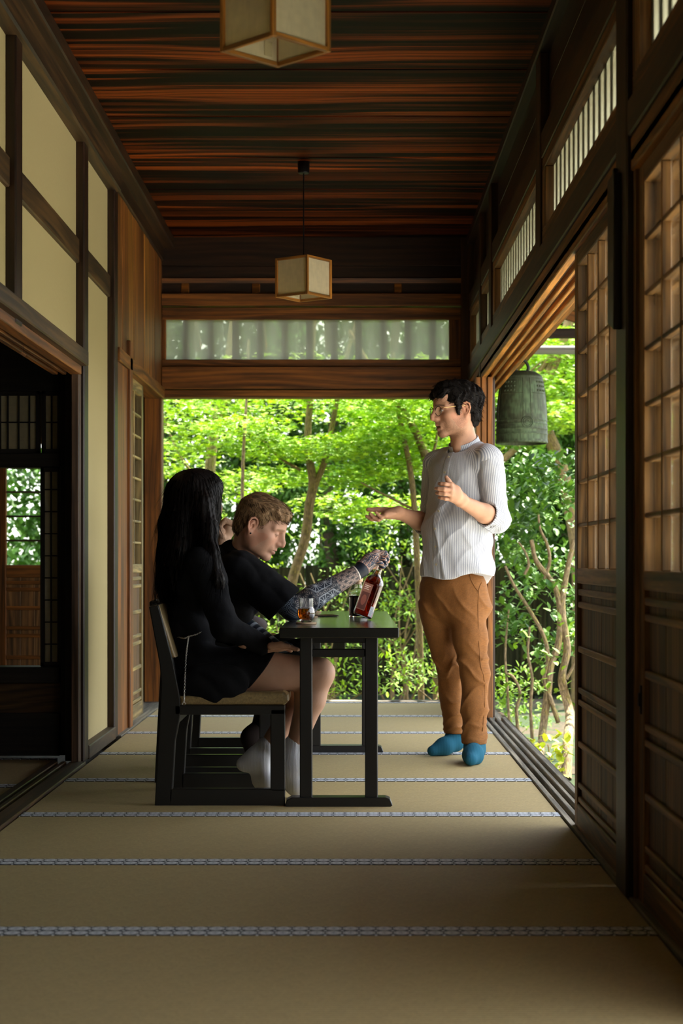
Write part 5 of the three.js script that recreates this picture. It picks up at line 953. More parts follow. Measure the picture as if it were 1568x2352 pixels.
  const armUV = (x, y, z) => {
    let best = 1e9, out = [0.002, 0.002]; const q = V(x, y, z);
    for (const [a, b, u0, u1] of segs) { const ab = b.clone().sub(a), l = ab.lengthSq(), t0 = q.clone().sub(a).dot(ab) / l, t = clamp(t0, 0, 1), m = a.clone().addScaledVector(ab, t), dd = m.distanceToSquared(q); if (dd < best) { best = dd; const ax = ab.normalize(), sd = V(0, 0, 1).addScaledVector(ax, -ax.z).normalize(), up = ax.clone().cross(sd), r = q.clone().sub(m); out = [u0 + (u1 - u0) * clamp(t0, 0, 1), 0.5 + Math.atan2(r.dot(up), r.dot(sd)) / (2 * Math.PI)]; } }
    return out;
  };
  const sk = (X, Y, Z) => { const m = 0.92 + 0.16 * fbm(X * 50, Y * 50, Z * 50, 3); return [skin[0] * m, skin[1] * m, skin[2] * m]; };
  const mottle = (X, Y, Z) => { const m = 0.94 + 0.1 * fbm(X * 50, Y * 50, Z * 50, 3); return [m, m, m]; };
  const ga = A.build(0.0026, { color: mottle, uv: armUV });
  // resting arm
  const Bf = new Field(), e2 = S(545, 1425, 0.12), w2 = S(632, 1484, 0.02); Bf.chain([S(530, 1305, 0.30), e2, w2], [0.05, 0.043, 0.028], 0.02); Bf.ell(S(650, 1490, 0.01), [0.038, 0.016, 0.034], 0.02);
  [-0.02, -0.002, 0.016, 0.033].forEach((z) => Bf.chain([S(662, 1488, z), S(680, 1490, z), S(690, 1497, z)], [0.009, 0.0085, 0.0075], 0.003)); Bf.chain([S(638, 1484, -0.025), S(655, 1480, -0.035), S(668, 1482, -0.035)], [0.014, 0.011, 0.008], 0.008);
  const gb = Bf.build(0.0035, { color: mottle, uv: (x, y, z) => { const ax = w2.clone().sub(e2), t = V(x, y, z).sub(e2).dot(ax) / ax.lengthSq(); return [0.27 + 0.15 * clamp(t, 0, 1), 0.5 + z * 2]; } });
  const hipN = S(478, 1545, 0.10), hipF = S(478, 1545, 0.30), knN = S(688, 1508, 0.10), knF = S(690, 1505, 0.32), anN = S(604, 1668, 0.20), anF = S(640, 1700, 0.38);
  const Bd = new Field(); Bd.cone(S(520, 1330, 0.1), S(480, 1520, 0.19), 0.085, 0.085); Bd.chain([hipN, knN, anN], [0.06, 0.045, 0.03]); Bd.chain([hipF, knF, anF], [0.06, 0.045, 0.03]);
  mesh('body', place(mergeGeometries([gh, ga, gb, Bd.build(0.012, { color: sk, uv: () => [0.002, 0.002] })]), root), Object.assign(skinMat(), { map: tt }), root);
  // t-shirt
  const T = new Field();
  T.cone(S(545, 1310, -0.08), S(528, 1306, 0.28), 0.078, 0.072, 0.04); T.cone(S(522, 1335, 0.1), S(478, 1510, 0.19), 0.135, 0.130, 0.05); T.ell(S(545, 1370, 0.08), [0.10, 0.10, 0.16], 0.05); T.cone(S(540, 1278, 0.06), S(528, 1310, 0.08), 0.07, 0.11, 0.04);
  { const f2 = frame(S(556, 1262, 0.05), V(0.77, -0.62, 0.1)); T.cone(hf.p(0, -0.06, -0.03), S(562, 1284, 0.055), 0.056, 0.064, 0.006, 1); }
  T.disp = foldDisp(0.007, 11);
  mesh('tshirt', place(T.build(0.0055), root), blackCloth, root);
  const Sv = new Field(), ax = el.clone().sub(sh).normalize(); Sv.cone(sh, S(664, 1392, -0.13), 0.078, 0.078, 0.02); Sv.cone(S(600, 1350, -0.1), S(650, 1398, -0.12), 0.07, 0.072, 0.03); Sv.cone(S(650, 1385, -0.13), S(700, 1420, -0.14), 0.066, 0.07, 0.002, 1);
  const n0 = S(683, 1360, -0.12), n1 = S(616, 1428, -0.12), ex = n1.clone().sub(n0).normalize(), nn = V(-ex.y, ex.x, 0); if (nn.x < 0) nn.negate();
  Sv.clip = (x, y, z) => (x - n0.x) * nn.x + (y - n0.y) * nn.y; Sv.disp = foldDisp(0.006, 16);
  mesh('sleeve', place(Sv.build(0.005), root), blackCloth, root);
  const S2 = new Field(); S2.cone(S(530, 1305, 0.30), S(548, 1400, 0.15), 0.072, 0.070, 0.02); S2.disp = foldDisp(0.006, 16); mesh('sleeve', place(S2.build(0.006), root), blackCloth, root);
  // trousers and socks, black
  const Tr = new Field(); Tr.cone(hipN, hipF, 0.10, 0.10, 0.05); Tr.chain([hipN, knN, anN], [0.095, 0.068, 0.046], 0.02); Tr.chain([hipF, knF, anF], [0.095, 0.068, 0.046], 0.02); Tr.disp = foldDisp(0.006, 13);
  mesh('trousers', place(Tr.build(0.0065), root), blackCloth, root);
  const darkSock = cloth(lin(0.018, 0.012, 0.010)); const Sc = new Field(); Sc.chain([anN, S(580, 1695, 0.19), S(590, 1725, 0.2), S(612, 1755, 0.22)], [0.044, 0.045, 0.042, 0.025], 0.03); Sc.chain([anF, S(625, 1712, 0.38), S(650, 1735, 0.38)], [0.042, 0.045, 0.03], 0.03); mesh('socks', place(Sc.build(0.005), root), darkSock, root);
  // short fair hair
  const hairTone = [[0.22, 0.125, 0.06], [0.42, 0.265, 0.145]];
  const R = new Field(), he = (x, y, z, a, b, e, k = 0.02) => R.ell(hf.p(x, y, z), [a, b, e], k, hf);
  he(0, 0.040, -0.018, 0.080, 0.090, 0.101); he(0, 0.082, 0.046, 0.062, 0.040, 0.048, 0.03); he(0, -0.02, -0.07, 0.060, 0.07, 0.038, 0.03); he(0, 0.070, 0.082, 0.052, 0.026, 0.018, 0.02);
  R.disp = (x, y, z) => { const [a, b, e] = hf.inv(x, y, z); return 0.010 * (fbm(a * 34, b * 30, e * 22, 3) - 0.5) * sstep(0.0, 0.07, b) + 0.0025 * Math.sin(e * 60 + a * 240 + 7 * noise(a * 30, b * 20, e * 12)) * sstep(0.02, 0.08, b); };
  R.clip = (x, y, z) => { const [a, b, e] = hf.inv(x, y, z), k = [[-0.13, -0.066], [-0.06, -0.066], [-0.04, -0.030], [-0.032, 0.024], [0.002, 0.026], [0.010, -0.014], [0.026, -0.008], [0.034, 0.036], [0.060, 0.046], [0.085, 0.056], [0.12, 0.060]]; let h = -0.066; for (let i = 0; i < k.length - 1; i++) if (e >= k[i][0] && e < k[i + 1][0]) h = k[i][1] + (k[i + 1][1] - k[i][1]) * (e - k[i][0]) / (k[i + 1][0] - k[i][0]); return (h + 0.010 * (noise(a * 120, 5, e * 120) - 0.5) - b) * 0.6; };
  const gR = R.build(0.0034);
  const flow = (q, n) => { const [a, b, e] = hf.inv(q.x, q.y, q.z); const t = hf.Z.clone().multiplyScalar(b > 0.04 ? 1 : 0.15).addScaledVector(hf.Y, b > 0.09 ? 0.2 : -0.8).addScaledVector(hf.X, a * 4); return t.addScaledVector(n, -t.dot(n) * 0.88); };
  const gs = strands(gR, 5200, flow, [0.012, 0.026], [0.0003, 0.0007]);
  const paint = (g) => { const p = g.attributes.position, C = new Float32Array(p.count * 3); for (let i = 0; i < p.count; i++) { const x = p.getX(i), y = p.getY(i), z = p.getZ(i), [a, b, e] = hf.inv(x, y, z); const t = clamp(fbm(a * 90 + e * 20, b * 30, e * 30, 2) + rr(-0.18, 0.18), 0, 1), m = mix3(hairTone[0], hairTone[1], t); C.set(m, 3 * i); } g.setAttribute('color', new THREE.BufferAttribute(C, 3)); return g; };
  mesh('hair', place(mergeGeometries([paint(gR), paint(strip(gs, ['position', 'normal']))]), root), new THREE.MeshPhysicalMaterial({ vertexColors: true, roughness: 0.6, specularIntensity: 0.4, side: THREE.DoubleSide }), root);
}
// ================================================================== the person in grey, mostly hidden
{
  const T = (x, y, d = 0) => at(x, y, 7.92 + d), root = person('person in grey top hidden behind the others, fist raised to the chin', 7.92, -0.72);
  const skin = [0.50, 0.31, 0.21], sk = (X, Y, Z) => { const m = 0.92 + 0.16 * fbm(X * 50, Y * 50, Z * 50, 3); return [skin[0] * m, skin[1] * m, skin[2] * m]; };
  const hf = frame(T(450, 1152, 0.02), facing(-6, -6)), H = new Field(); addHead(H, hf); H.cone(hf.p(0, -0.05, -0.02), T(430, 1258, 0.03), 0.054, 0.06, 0.025);
  const gh = H.build(0.0034, { color: headColor(hf, skin, { brow: [0.03, 0.02, 0.015] }) });
  const A = new Field(), el = T(545, 1395, -0.17), wr = T(512, 1242, -0.10); A.cone(el, wr, 0.042, 0.029, 0.02);
  A.cone(wr, T(524, 1218, -0.09), 0.027, 0.030, 0.02); A.ell(T(528, 1213, -0.09), [0.024, 0.034, 0.036], 0.015);
  for (const [z, y] of [[-0.122, 1203], [-0.100, 1200], [-0.078, 1202], [-0.058, 1207]]) A.chain([T(535, y + 2, z), T(517, y - 6, z), T(504, y + 6, z), T(513, y + 17, z)], [0.0115, 0.0110, 0.0102, 0.009], 0.002);
  A.chain([T(512, 1232, -0.128), T(503, 1222, -0.128), T(506, 1210, -0.118)], [0.013, 0.011, 0.009], 0.006);
  const ga = A.build(0.003, { color: sk });
  const h1 = T(440, 1530, -0.09), h2 = T(440, 1530, 0.11), k1 = T(648, 1492, -0.09), k2 = T(650, 1492, 0.12), a1 = T(600, 1690, -0.05), a2 = T(620, 1690, 0.12);
  const Bd = new Field(); Bd.cone(T(440, 1290, 0.02), T(440, 1500, 0.02), 0.09, 0.09); Bd.chain([h1, k1, a1], [0.06, 0.045, 0.03]); Bd.chain([h2, k2, a2], [0.06, 0.045, 0.03]);
  const B2 = new Field(); B2.chain([T(455, 1290, 0.19), T(520, 1420, 0.2), T(600, 1462, 0.08)], [0.045, 0.04, 0.027], 0.02); B2.ell(T(622, 1468, 0.06), [0.04, 0.017, 0.036], 0.02); [0.03, 0.05, 0.07, 0.088].forEach((z) => B2.chain([T(634, 1468, z), T(650, 1469, z), T(660, 1474, z)], [0.0095, 0.009, 0.0075], 0.003)); B2.chain([T(612, 1464, 0.025), T(628, 1460, 0.015), T(638, 1462, 0.015)], [0.014, 0.011, 0.008], 0.008);
  mesh('body', place(mergeGeometries([gh, ga, Bd.build(0.012, { color: sk }), B2.build(0.0035, { color: sk })]), root), skinMat(), root);
  const grey = cloth(lin(0.17, 0.15, 0.16)), G = new Field();
  G.cone(T(448, 1292, -0.15), T(442, 1292, 0.19), 0.066, 0.066, 0.04); G.cone(T(442, 1320, 0.02), T(442, 1510, 0.02), 0.135, 0.135, 0.05); G.ell(T(442, 1330, 0.02), [0.12, 0.14, 0.17], 0.05); G.cone(T(438, 1262, 0.03), T(440, 1300, 0.02), 0.062, 0.1, 0.03); G.chain([T(448, 1292, -0.15), el, T(530, 1320, -0.13)], [0.066, 0.056, 0.048], 0.02); G.chain([T(442, 1292, 0.19), T(520, 1420, 0.2), T(590, 1440, 0.08)], [0.066, 0.056, 0.046], 0.02); G.disp = foldDisp(0.006, 12);
  mesh('top', place(G.build(0.007), root), grey, root);
  const Tr = new Field(); Tr.cone(h1, h2, 0.1, 0.1, 0.05); Tr.chain([h1, k1, a1], [0.095, 0.07, 0.048], 0.02); Tr.chain([h2, k2, a2], [0.095, 0.07, 0.048], 0.02); Tr.disp = foldDisp(0.006, 13); mesh('trousers', place(Tr.build(0.007), root), blackCloth, root);
  const Sc = new Field(); Sc.chain([a1, T(592, 1715, -0.05), T(625, 1728, -0.05)], [0.04, 0.042, 0.03], 0.03); Sc.chain([a2, T(612, 1712, 0.12), T(645, 1726, 0.12)], [0.04, 0.042, 0.03], 0.03); mesh('socks', place(Sc.build(0.006), root), cloth(lin(0.02, 0.018, 0.018)), root);
  const R = new Field(); R.ell(hf.p(0, 0.042, -0.022), [0.081, 0.088, 0.100], 0.02, hf); R.ell(hf.p(0, -0.02, -0.07), [0.06, 0.06, 0.04], 0.03, hf); R.clip = (x, y, z) => { const [, b, c] = hf.inv(x, y, z); return ((c > 0.02 ? 0.052 : c > -0.035 ? 0.02 : -0.065) - b) * 0.6; }; R.disp = (x, y, z) => 0.01 * (fbm(x * 40, y * 40, z * 40, 3) - 0.5);
  mesh('hair', place(R.build(0.005), root), new THREE.MeshStandardMaterial({ color: lin(0.02, 0.014, 0.01), roughness: 0.6 }), root);
}
// ------------------------------------------------------------------ garden
{
  const soil = dataTex(512, 512, (u, v) => { const a = tnoise(u, v, 8, 8, 41), b = tnoise(u, v, 40, 40, 42), c = tnoise(u, v, 150, 150, 43), m = sstep(0.42, 0.62, 0.6 * a + 0.4 * b), k = 0.7 + 0.5 * c; return [k * (0.42 - 0.17 * m), k * (0.36 - 0.01 * m), k * (0.25 - 0.13 * m)]; }, true);
  soil.repeat.set(0.4, 0.4);
  const g = box(-30, 30, -0.60, -0.45, -60, 8, 0, true);
  const ground = struct('ground', 'mossy earth of the garden');
  mesh('earth', g, new THREE.MeshStandardMaterial({ map: soil, color: lin(0.45, 0.45, 0.45), roughness: 1 }), ground);
  // strip of pale gravel under the eaves
  const grav = dataTex(256, 256, (u, v) => { const b = tnoise(u, v, 60, 60, 45), c = tnoise(u, v, 120, 120, 46); const s = 0.58 + 0.3 * (0.5 * b + 0.5 * c); return [s, s * 0.97, s * 0.9]; }, true);
  const gs = mesh('gravel_strip', box(0.95, 6.5, -0.452, -0.43, -8.6, 3, 0, true), new THREE.MeshStandardMaterial({ map: grav, roughness: 1 }), ground);
}
function leafGeo(kind) {
  const P = [], I = [];
  if (kind === 'maple') {                              // five pointed lobes, tip along +y
    P.push(0, 0.18, 0); const lobes = [[-118, 0.5], [-55, 0.82], [0, 1.0], [55, 0.82], [118, 0.5]];
    const ring = [];
    lobes.forEach(([a, r], i) => { const t = a * Math.PI / 180; ring.push([Math.sin(t) * r, 0.18 + Math.cos(t) * r * 0.82, -0.10 * r]); if (i < 4) { const b = (a + lobes[i + 1][0]) / 2 * Math.PI / 180; ring.push([Math.sin(b) * 0.27, 0.18 + Math.cos(b) * 0.27, 0.03]); } });
    ring.push([0, -0.02, 0]);
    ring.forEach((q) => P.push(...q)); for (let i = 1; i <= ring.length; i++) I.push(0, i, i % ring.length + 1);
  } else {                                             // oval, folded a little along the midrib
    const w = kind === 'oval' ? 0.27 : 0.17, prof = [[0, 0], [0.18, 0.7], [0.42, 1], [0.70, 0.78], [1, 0]];
    prof.forEach(([y]) => P.push(0, y, -0.10 * y * y));
    prof.slice(1, 4).forEach(([y, s]) => { P.push(-w * s, y, 0.07 * s - 0.1 * y * y); P.push(w * s, y, 0.07 * s - 0.1 * y * y); });
    // mid 0..4, left 5,7,9 right 6,8,10
    I.push(0, 1, 5, 0, 6, 1, 1, 2, 7, 1, 7, 5, 1, 8, 2, 1, 6, 8, 2, 3, 9, 2, 9, 7, 2, 10, 3, 2, 8, 10, 3, 4, 9, 3, 10, 4);
  }
  const g = new THREE.BufferGeometry(); g.setAttribute('position', new THREE.Float32BufferAttribute(P, 3)); g.setIndex(I); g.computeVertexNormals(); return g;
}
const LEAF = { maple: leafGeo('maple'), oval: leafGeo('oval'), narrow: leafGeo('narrow') };
const leafMat = (c, t = 0.45, rough = 0.55) => new THREE.MeshPhysicalMaterial({ color: c, roughness: rough, transmission: t, thickness: 0, side: THREE.DoubleSide, specularIntensity: 0.45 });
const LM = { maple: leafMat(lin(1, 1, 1), 0.5, 0.7), oval: leafMat(lin(1, 1, 1), 0.35, 0.5), narrow: leafMat(lin(1, 1, 1), 0.4, 0.7) };
const barkTex = dataTex(256, 256, (u, v) => { const a = tnoise(u, v, 14, 40, 51), b = tnoise(u, v, 60, 90, 52), m = sstep(0.55, 0.75, tnoise(u, v, 9, 7, 53)); const s = 0.45 + 0.4 * a + 0.25 * b; return [s, s * (0.96 + 0.03 * m), s * (0.88 - 0.12 * m)]; }, true);
barkTex.repeat.set(3, 6);
const bark = (c) => new THREE.MeshStandardMaterial({ color: c, map: barkTex, roughness: 0.9, bumpMap: barkTex, bumpScale: 0.002 });
const BARK = { pale: bark(lin(0.46, 0.36, 0.23)), maple: bark(lin(0.30, 0.22, 0.11)), dark: bark(lin(0.12, 0.095, 0.06)) };

/** leaves: list of {p, q, s, c}. The `single` nearest become meshes of their own, the others one mass. */
function foliage(parent, kind, leaves, single = 0) {
  leaves.sort((a, b) => b.s / -b.p.z - a.s / -a.p.z);
  const ones = leaves.slice(0, single), rest = leaves.slice(single);
  const tones = {};
  ones.forEach((L) => {
    const key = Math.round(clamp(L.c.g * 12, 1, 9)); tones[key] ??= leafMat(L.c.clone(), LM[kind].transmission, LM[kind].roughness);
    const m = mesh('leaf', LEAF[kind], tones[key], parent); m.position.copy(L.p).sub(parent.position); m.quaternion.copy(L.q); m.scale.setScalar(L.s);
  });
  if (!rest.length) return;
  const im = new THREE.InstancedMesh(LEAF[kind], LM[kind], rest.length); im.name = 'foliage'; im.userData.kind = 'stuff';
  const mat = new THREE.Matrix4();
  rest.forEach((L, i) => { im.setMatrixAt(i, mat.compose(L.p.clone().sub(parent.position), L.q, V(L.s, L.s, L.s))); im.setColorAt(i, L.c); });
  parent.add(im);
}
function spray(out, c, r, n, { size = [0.04, 0.06], tilt = 0.6, col = [[0.1, 0.3, 0.03], [0.2, 0.5, 0.05]], flat = 0, lean = null } = {}) {
  const e = new THREE.Euler(), q0 = new THREE.Quaternion(); e.order = 'YXZ';
  for (let i = 0; i < n; i++) {
    let x, y, z; do { x = rr(-1, 1); y = rr(-1, 1); z = rr(-1, 1); } while (x * x + y * y + z * z > 1);
    const p = V(c.x + x * r[0], c.y + y * r[1], c.z + z * r[2]);
    e.set(-Math.PI / 2 + rr(-1, 1) * tilt * (flat ? 0.6 : 1) + rr(0, 0.5), rr(0, 6.283), 0); const q = q0.clone().setFromEuler(e);
    const t = rnd(), k = rr(0.8, 1.25);
    out.push({ p, q, s: rr(...size), c: lin(k * (col[0][0] + (col[1][0] - col[0][0]) * t), k * (col[0][1] + (col[1][1] - col[0][1]) * t), k * (col[0][2] + (col[1][2] - col[0][2]) * t)) });
  }
}
const pxs = (list, d) => list.map(([x, y, dd = 0]) => at(x, y, d + dd));
function plant(name, label, category, d, stems, mat, group) {
  const base = pxs(stems[0][0].slice(0, 1), d)[0];
  const t = thing(name, label, category, [base.x, -0.45, base.z], group);
  stems.forEach(([pts, radii], i) => { const P = pxs(pts, d).map((p) => p.sub(t.position)); mesh(i ? 'branch' : 'trunk', tube(P, radii, 9, 5), mat, t); });
  return t;
}
const GREEN = {
  maple: [[0.17, 0.34, 0.012], [0.46, 0.66, 0.022]], deep: [[0.035, 0.105, 0.010], [0.11, 0.25, 0.020]], camellia: [[0.045, 0.13, 0.015], [0.16, 0.31, 0.03]],
  low: [[0.08, 0.19, 0.012], [0.25, 0.40, 0.02]], yellow: [[0.35, 0.45, 0.03], [0.55, 0.55, 0.04]],
};
{ // maple, forked, in the middle of the opening
  const t = plant('maple_tree', 'forked maple trunk rising in the middle of the garden opening', 'tree', 13.5, [
    [[[662, 1680], [668, 1400], [672, 1330], [700, 1240], [710, 1160], [718, 1110], [710, 1050], [707, 990], [712, 915], [716, 800], [730, 600]], [0.045, 0.042, 0.04, 0.036, 0.03, 0.024, 0.02]],
    [[[708, 1185], [722, 1120], [745, 1060], [762, 980], [775, 915], [800, 800], [850, 640]], [0.03, 0.026, 0.022, 0.018, 0.012]],
    [[[690, 1080], [640, 1050], [600, 1010], [560, 990]], [0.012, 0.006]],
    [[[752, 1040], [820, 1010], [880, 985], [930, 975]], [0.012, 0.006]],
  ], BARK.maple);
  const L = [];
  for (const [x, y, d, rx, ry, rz, n] of [[560, 985, 13.2, 0.42, 0.10, 0.5, 620], [640, 1035, 13.6, 0.45, 0.10, 0.5, 700], [760, 1030, 13.2, 0.5, 0.11, 0.5, 900], [850, 1020, 13.4, 0.42, 0.12, 0.5, 800], [800, 1095, 13.8, 0.45, 0.11, 0.4, 620], [900, 1075, 13.6, 0.4, 0.1, 0.5, 500], [720, 940, 13.9, 0.7, 0.12, 0.6, 600], [620, 1100, 14.0, 0.4, 0.1, 0.4, 420], [460, 1010, 13.6, 0.4, 0.14, 0.5, 420], [700, 870, 13.6, 1.3, 0.2, 0.9, 900], [780, 1160, 14.2, 0.5, 0.12, 0.4, 380]]) spray(L, at(x, y, d), [rx, ry, rz], n, { size: [0.035, 0.06], tilt: 0.75, col: GREEN.maple });
  foliage(t, 'maple', L, 300);
}
{
  const t = plant('maple_tree', 'stout pale maple trunk behind the long-haired person', 'tree', 14.2, [
    [[[462, 1660], [468, 1400], [474, 1200], [482, 1080], [490, 1000], [506, 930], [520, 860], [540, 700]], [0.05, 0.048, 0.046, 0.042, 0.036, 0.03]],
    [[[506, 935], [545, 900], [600, 840]], [0.02, 0.014]], [[[440, 1085], [415, 1050], [385, 985], [372, 940]], [0.012, 0.009, 0.006]],
  ], BARK.pale);
  const L = [];
  for (const [x, y, d, rx, ry, rz, n] of [[420, 950, 14, 0.5, 0.16, 0.5, 560], [400, 1060, 14.4, 0.4, 0.2, 0.5, 420], [500, 900, 14, 0.6, 0.2, 0.6, 700], [550, 1120, 14.5, 0.35, 0.16, 0.4, 380], [420, 1240, 14.3, 0.4, 0.3, 0.4, 300]]) spray(L, at(x, y, d), [rx, ry, rz], n, { size: [0.035, 0.06], tilt: 0.8, col: GREEN.maple });
  foliage(t, 'maple', L);
}
plant('sapling', 'thin straight sapling between the two seated heads', 'tree', 13.0, [[[[552, 1640], [554, 1300], [556, 1160], [558, 1060], [562, 980], [566, 915], [570, 780]], [0.016, 0.014, 0.012, 0.009]]], BARK.pale);
{
  const t = plant('maple_tree', 'dark leaning maple stems beside the standing person', 'tree', 13.2, [
    [[[1010, 1660], [1002, 1400], [995, 1200], [985, 1080], [962, 1010], [936, 960], [905, 918], [860, 860], [800, 760]], [0.05, 0.045, 0.04, 0.034, 0.03, 0.024, 0.018]],
    [[[968, 1660], [962, 1400], [952, 1180], [942, 1080], [926, 1000], [915, 945], [908, 900], [900, 780]], [0.026, 0.024, 0.022, 0.019, 0.014]],
    [[[950, 1170], [905, 1148], [860, 1125], [828, 1108]], [0.012, 0.008, 0.005]],
    [[[985, 1070], [1000, 1020], [1010, 960], [1040, 900]], [0.014, 0.01, 0.008]],
  ], BARK.maple);
  const L = [];
  for (const [x, y, d, rx, ry, rz, n] of [[950, 940, 13, 0.35, 0.16, 0.5, 900], [930, 1010, 13.4, 0.35, 0.12, 0.5, 700], [900, 965, 14, 0.45, 0.14, 0.5, 700], [990, 1060, 13.5, 0.3, 0.14, 0.5, 500], [860, 900, 13.5, 0.7, 0.2, 0.7, 1000], [980, 880, 13, 0.6, 0.2, 0.7, 1000], [840, 1180, 14.2, 0.4, 0.12, 0.4, 300], [930, 1170, 14.5, 0.3, 0.14, 0.4, 300]]) spray(L, at(x, y, d), [rx, ry, rz], n, { size: [0.035, 0.06], tilt: 0.75, col: GREEN.maple });
  foliage(t, 'maple', L);
}
{ // tall maples over the right side, bright in the sun
  const t = plant('maple_tree', 'sunlit maple crown glowing behind the bronze bell', 'tree', 15.5, [
    [[[1330, 1650], [1330, 1300], [1290, 1080], [1240, 930], [1290, 790], [1350, 600]], [0.08, 0.07, 0.06, 0.05, 0.04]], [[[1150, 1060], [1220, 1000], [1300, 935], [1360, 880]], [0.03, 0.034, 0.04]], [[[1195, 905], [1240, 850], [1290, 790]], [0.02, 0.024, 0.026]], [[[1200, 870], [1255, 825], [1330, 818]], [0.008, 0.01, 0.012]],
  ], BARK.maple);
  const L = [];
  for (const [x, y, d, rx, ry, rz, n] of [[1160, 900, 15.5, 0.5, 0.2, 0.6, 900], [1290, 900, 15.5, 0.5, 0.2, 0.7, 1200], [1280, 960, 15, 0.4, 0.15, 0.6, 800], [1230, 830, 16, 0.6, 0.2, 0.7, 1200], [1320, 800, 15.5, 0.5, 0.2, 0.6, 900], [1180, 1000, 15.8, 0.4, 0.16, 0.5, 500], [1100, 880, 15.8, 0.5, 0.25, 0.6, 900], [1350, 720, 16, 0.7, 0.3, 0.7, 500]]) spray(L, at(x, y, d), [rx, ry, rz], n, { size: [0.04, 0.065], tilt: 0.75, col: GREEN.maple });
  foliage(t, 'maple', L);
}
{ // camellia-like shrub close to the right opening
  const t = plant('camellia_shrub', 'leafy shrub with pale twisted stems outside the open side', 'shrub', 11.2, [
    [[[1300, 1790, -0.7], [1304, 1700, -0.5], [1308, 1640], [1290, 1560], [1302, 1490], [1290, 1400], [1300, 1320], [1318, 1240]], [0.034, 0.032, 0.03, 0.027, 0.024, 0.02, 0.014]],
    [[[1238, 1760, -0.4], [1246, 1680], [1258, 1590], [1264, 1530], [1282, 1480], [1286, 1400], [1270, 1340], [1232, 1290], [1220, 1240]], [0.026, 0.026, 0.025, 0.022, 0.018, 0.014]],
    [[[1282, 1660], [1262, 1600], [1250, 1560], [1258, 1520], [1250, 1465], [1215, 1400], [1180, 1345], [1160, 1300]], [0.016, 0.016, 0.014, 0.012, 0.008]],
    [[[1190, 1690], [1186, 1630], [1194, 1590], [1178, 1555], [1160, 1545]], [0.012, 0.012, 0.010, 0.006]],
    [[[1222, 1700], [1218, 1620], [1222, 1560], [1212, 1500], [1216, 1440]], [0.012, 0.010, 0.007]],
    [[[1300, 1560], [1316, 1530], [1330, 1490]], [0.012, 0.008]], [[[1250, 1330], [1262, 1290], [1256, 1250], [1240, 1215], [1236, 1180]], [0.012, 0.01, 0.007]],
    [[[1204, 1320], [1214, 1296], [1206, 1268], [1190, 1245]], [0.011, 0.008, 0.006]], [[[1170, 1690], [1166, 1600], [1160, 1500], [1168, 1400]], [0.01, 0.008, 0.005]],
  ], BARK.pale);
  const L = [];
  const puffs = []; for (let k = 0; k < 58; k++) puffs.push([rr(1138, 1350), rr(1050, 1520), rr(11.15, 12.4)]);
  for (const [x, y, d] of puffs) spray(L, at(x, y, d), [0.15, 0.12, 0.18], 36, { size: [0.055, 0.085], tilt: 1.0, col: GREEN.camellia });
  for (const [x, y, d] of [[1150, 1560, 10.8], [1165, 1600, 11.2], [1270, 1520, 10.7], [1305, 1440, 10.6], [1200, 1470, 10.8], [1245, 1570, 10.9], [1310, 1600, 11.4], [1180, 1660, 11.6]]) spray(L, at(x, y, d), [0.1, 0.08, 0.1], 12, { size: [0.05, 0.07], tilt: 0.9, col: GREEN.low });
  foliage(t, 'oval', L, 300);
}
{ // young yellow-green plant at the foot of the shrub
  const t = plant('young_plant', 'small yellow-green seedling clump at the edge of the boards', 'plant', 9.9, [[[[1262, 1850], [1260, 1790], [1262, 1740], [1258, 1710]], [0.006, 0.005, 0.004]], [[[1262, 1790], [1290, 1755], [1306, 1725]], [0.004, 0.003]], [[[1262, 1790], [1240, 1755], [1225, 1735]], [0.004, 0.003]]], BARK.pale);
  const L = [];
  for (const [x, y, n] of [[1225, 1712, 9], [1258, 1698, 9], [1290, 1716, 9], [1245, 1752, 9], [1280, 1748, 10], [1300, 1700, 6], [1270, 1775, 8]]) spray(L, at(x, y, 9.8), [0.05, 0.04, 0.08], n, { size: [0.06, 0.085], tilt: 0.9, col: GREEN.yellow });
  foliage(t, 'oval', L, 60);
}
{ // evergreens behind, each a tree of its own
  const specs = [[380, 18.5, 0], [560, 19.5, 1], [760, 18.2, 2], [930, 19.2, 3], [1120, 18.0, 4], [1290, 19.0, 5], [1480, 18.0, 6], [180, 19.0, 7]];
  const words = ['leftmost behind the long-haired person', 'behind the thin sapling', 'behind the forked maple', 'behind the reaching hands', 'behind the standing person', 'behind the bell and shrub', 'hidden past the sliding door', 'beyond the left jamb'];
  for (const [x, d, i] of specs) {
    const t = plant('evergreen_tree', 'dense dark evergreen tree ' + words[i], 'tree', d, [[[[x, 1680], [x + 12, 1400], [x - 8, 1150], [x + 10, 900], [x, 600]], [0.09, 0.08, 0.06, 0.05, 0.03]]], BARK.dark, 'evergreens along the garden fence');
    const L = [];
    for (let k = 0; k < 80; k++) spray(L, at(x + rr(-130, 130), 380 + 1200 * (k + rnd()) / 80, d + rr(-0.9, 0.9)), [rr(0.3, 0.5), rr(0.18, 0.32), 0.4], 190, { size: [0.08, 0.13], tilt: 1.0, col: GREEN.deep });
    foliage(t, i % 2 ? 'oval' : 'narrow', L);
  }
}
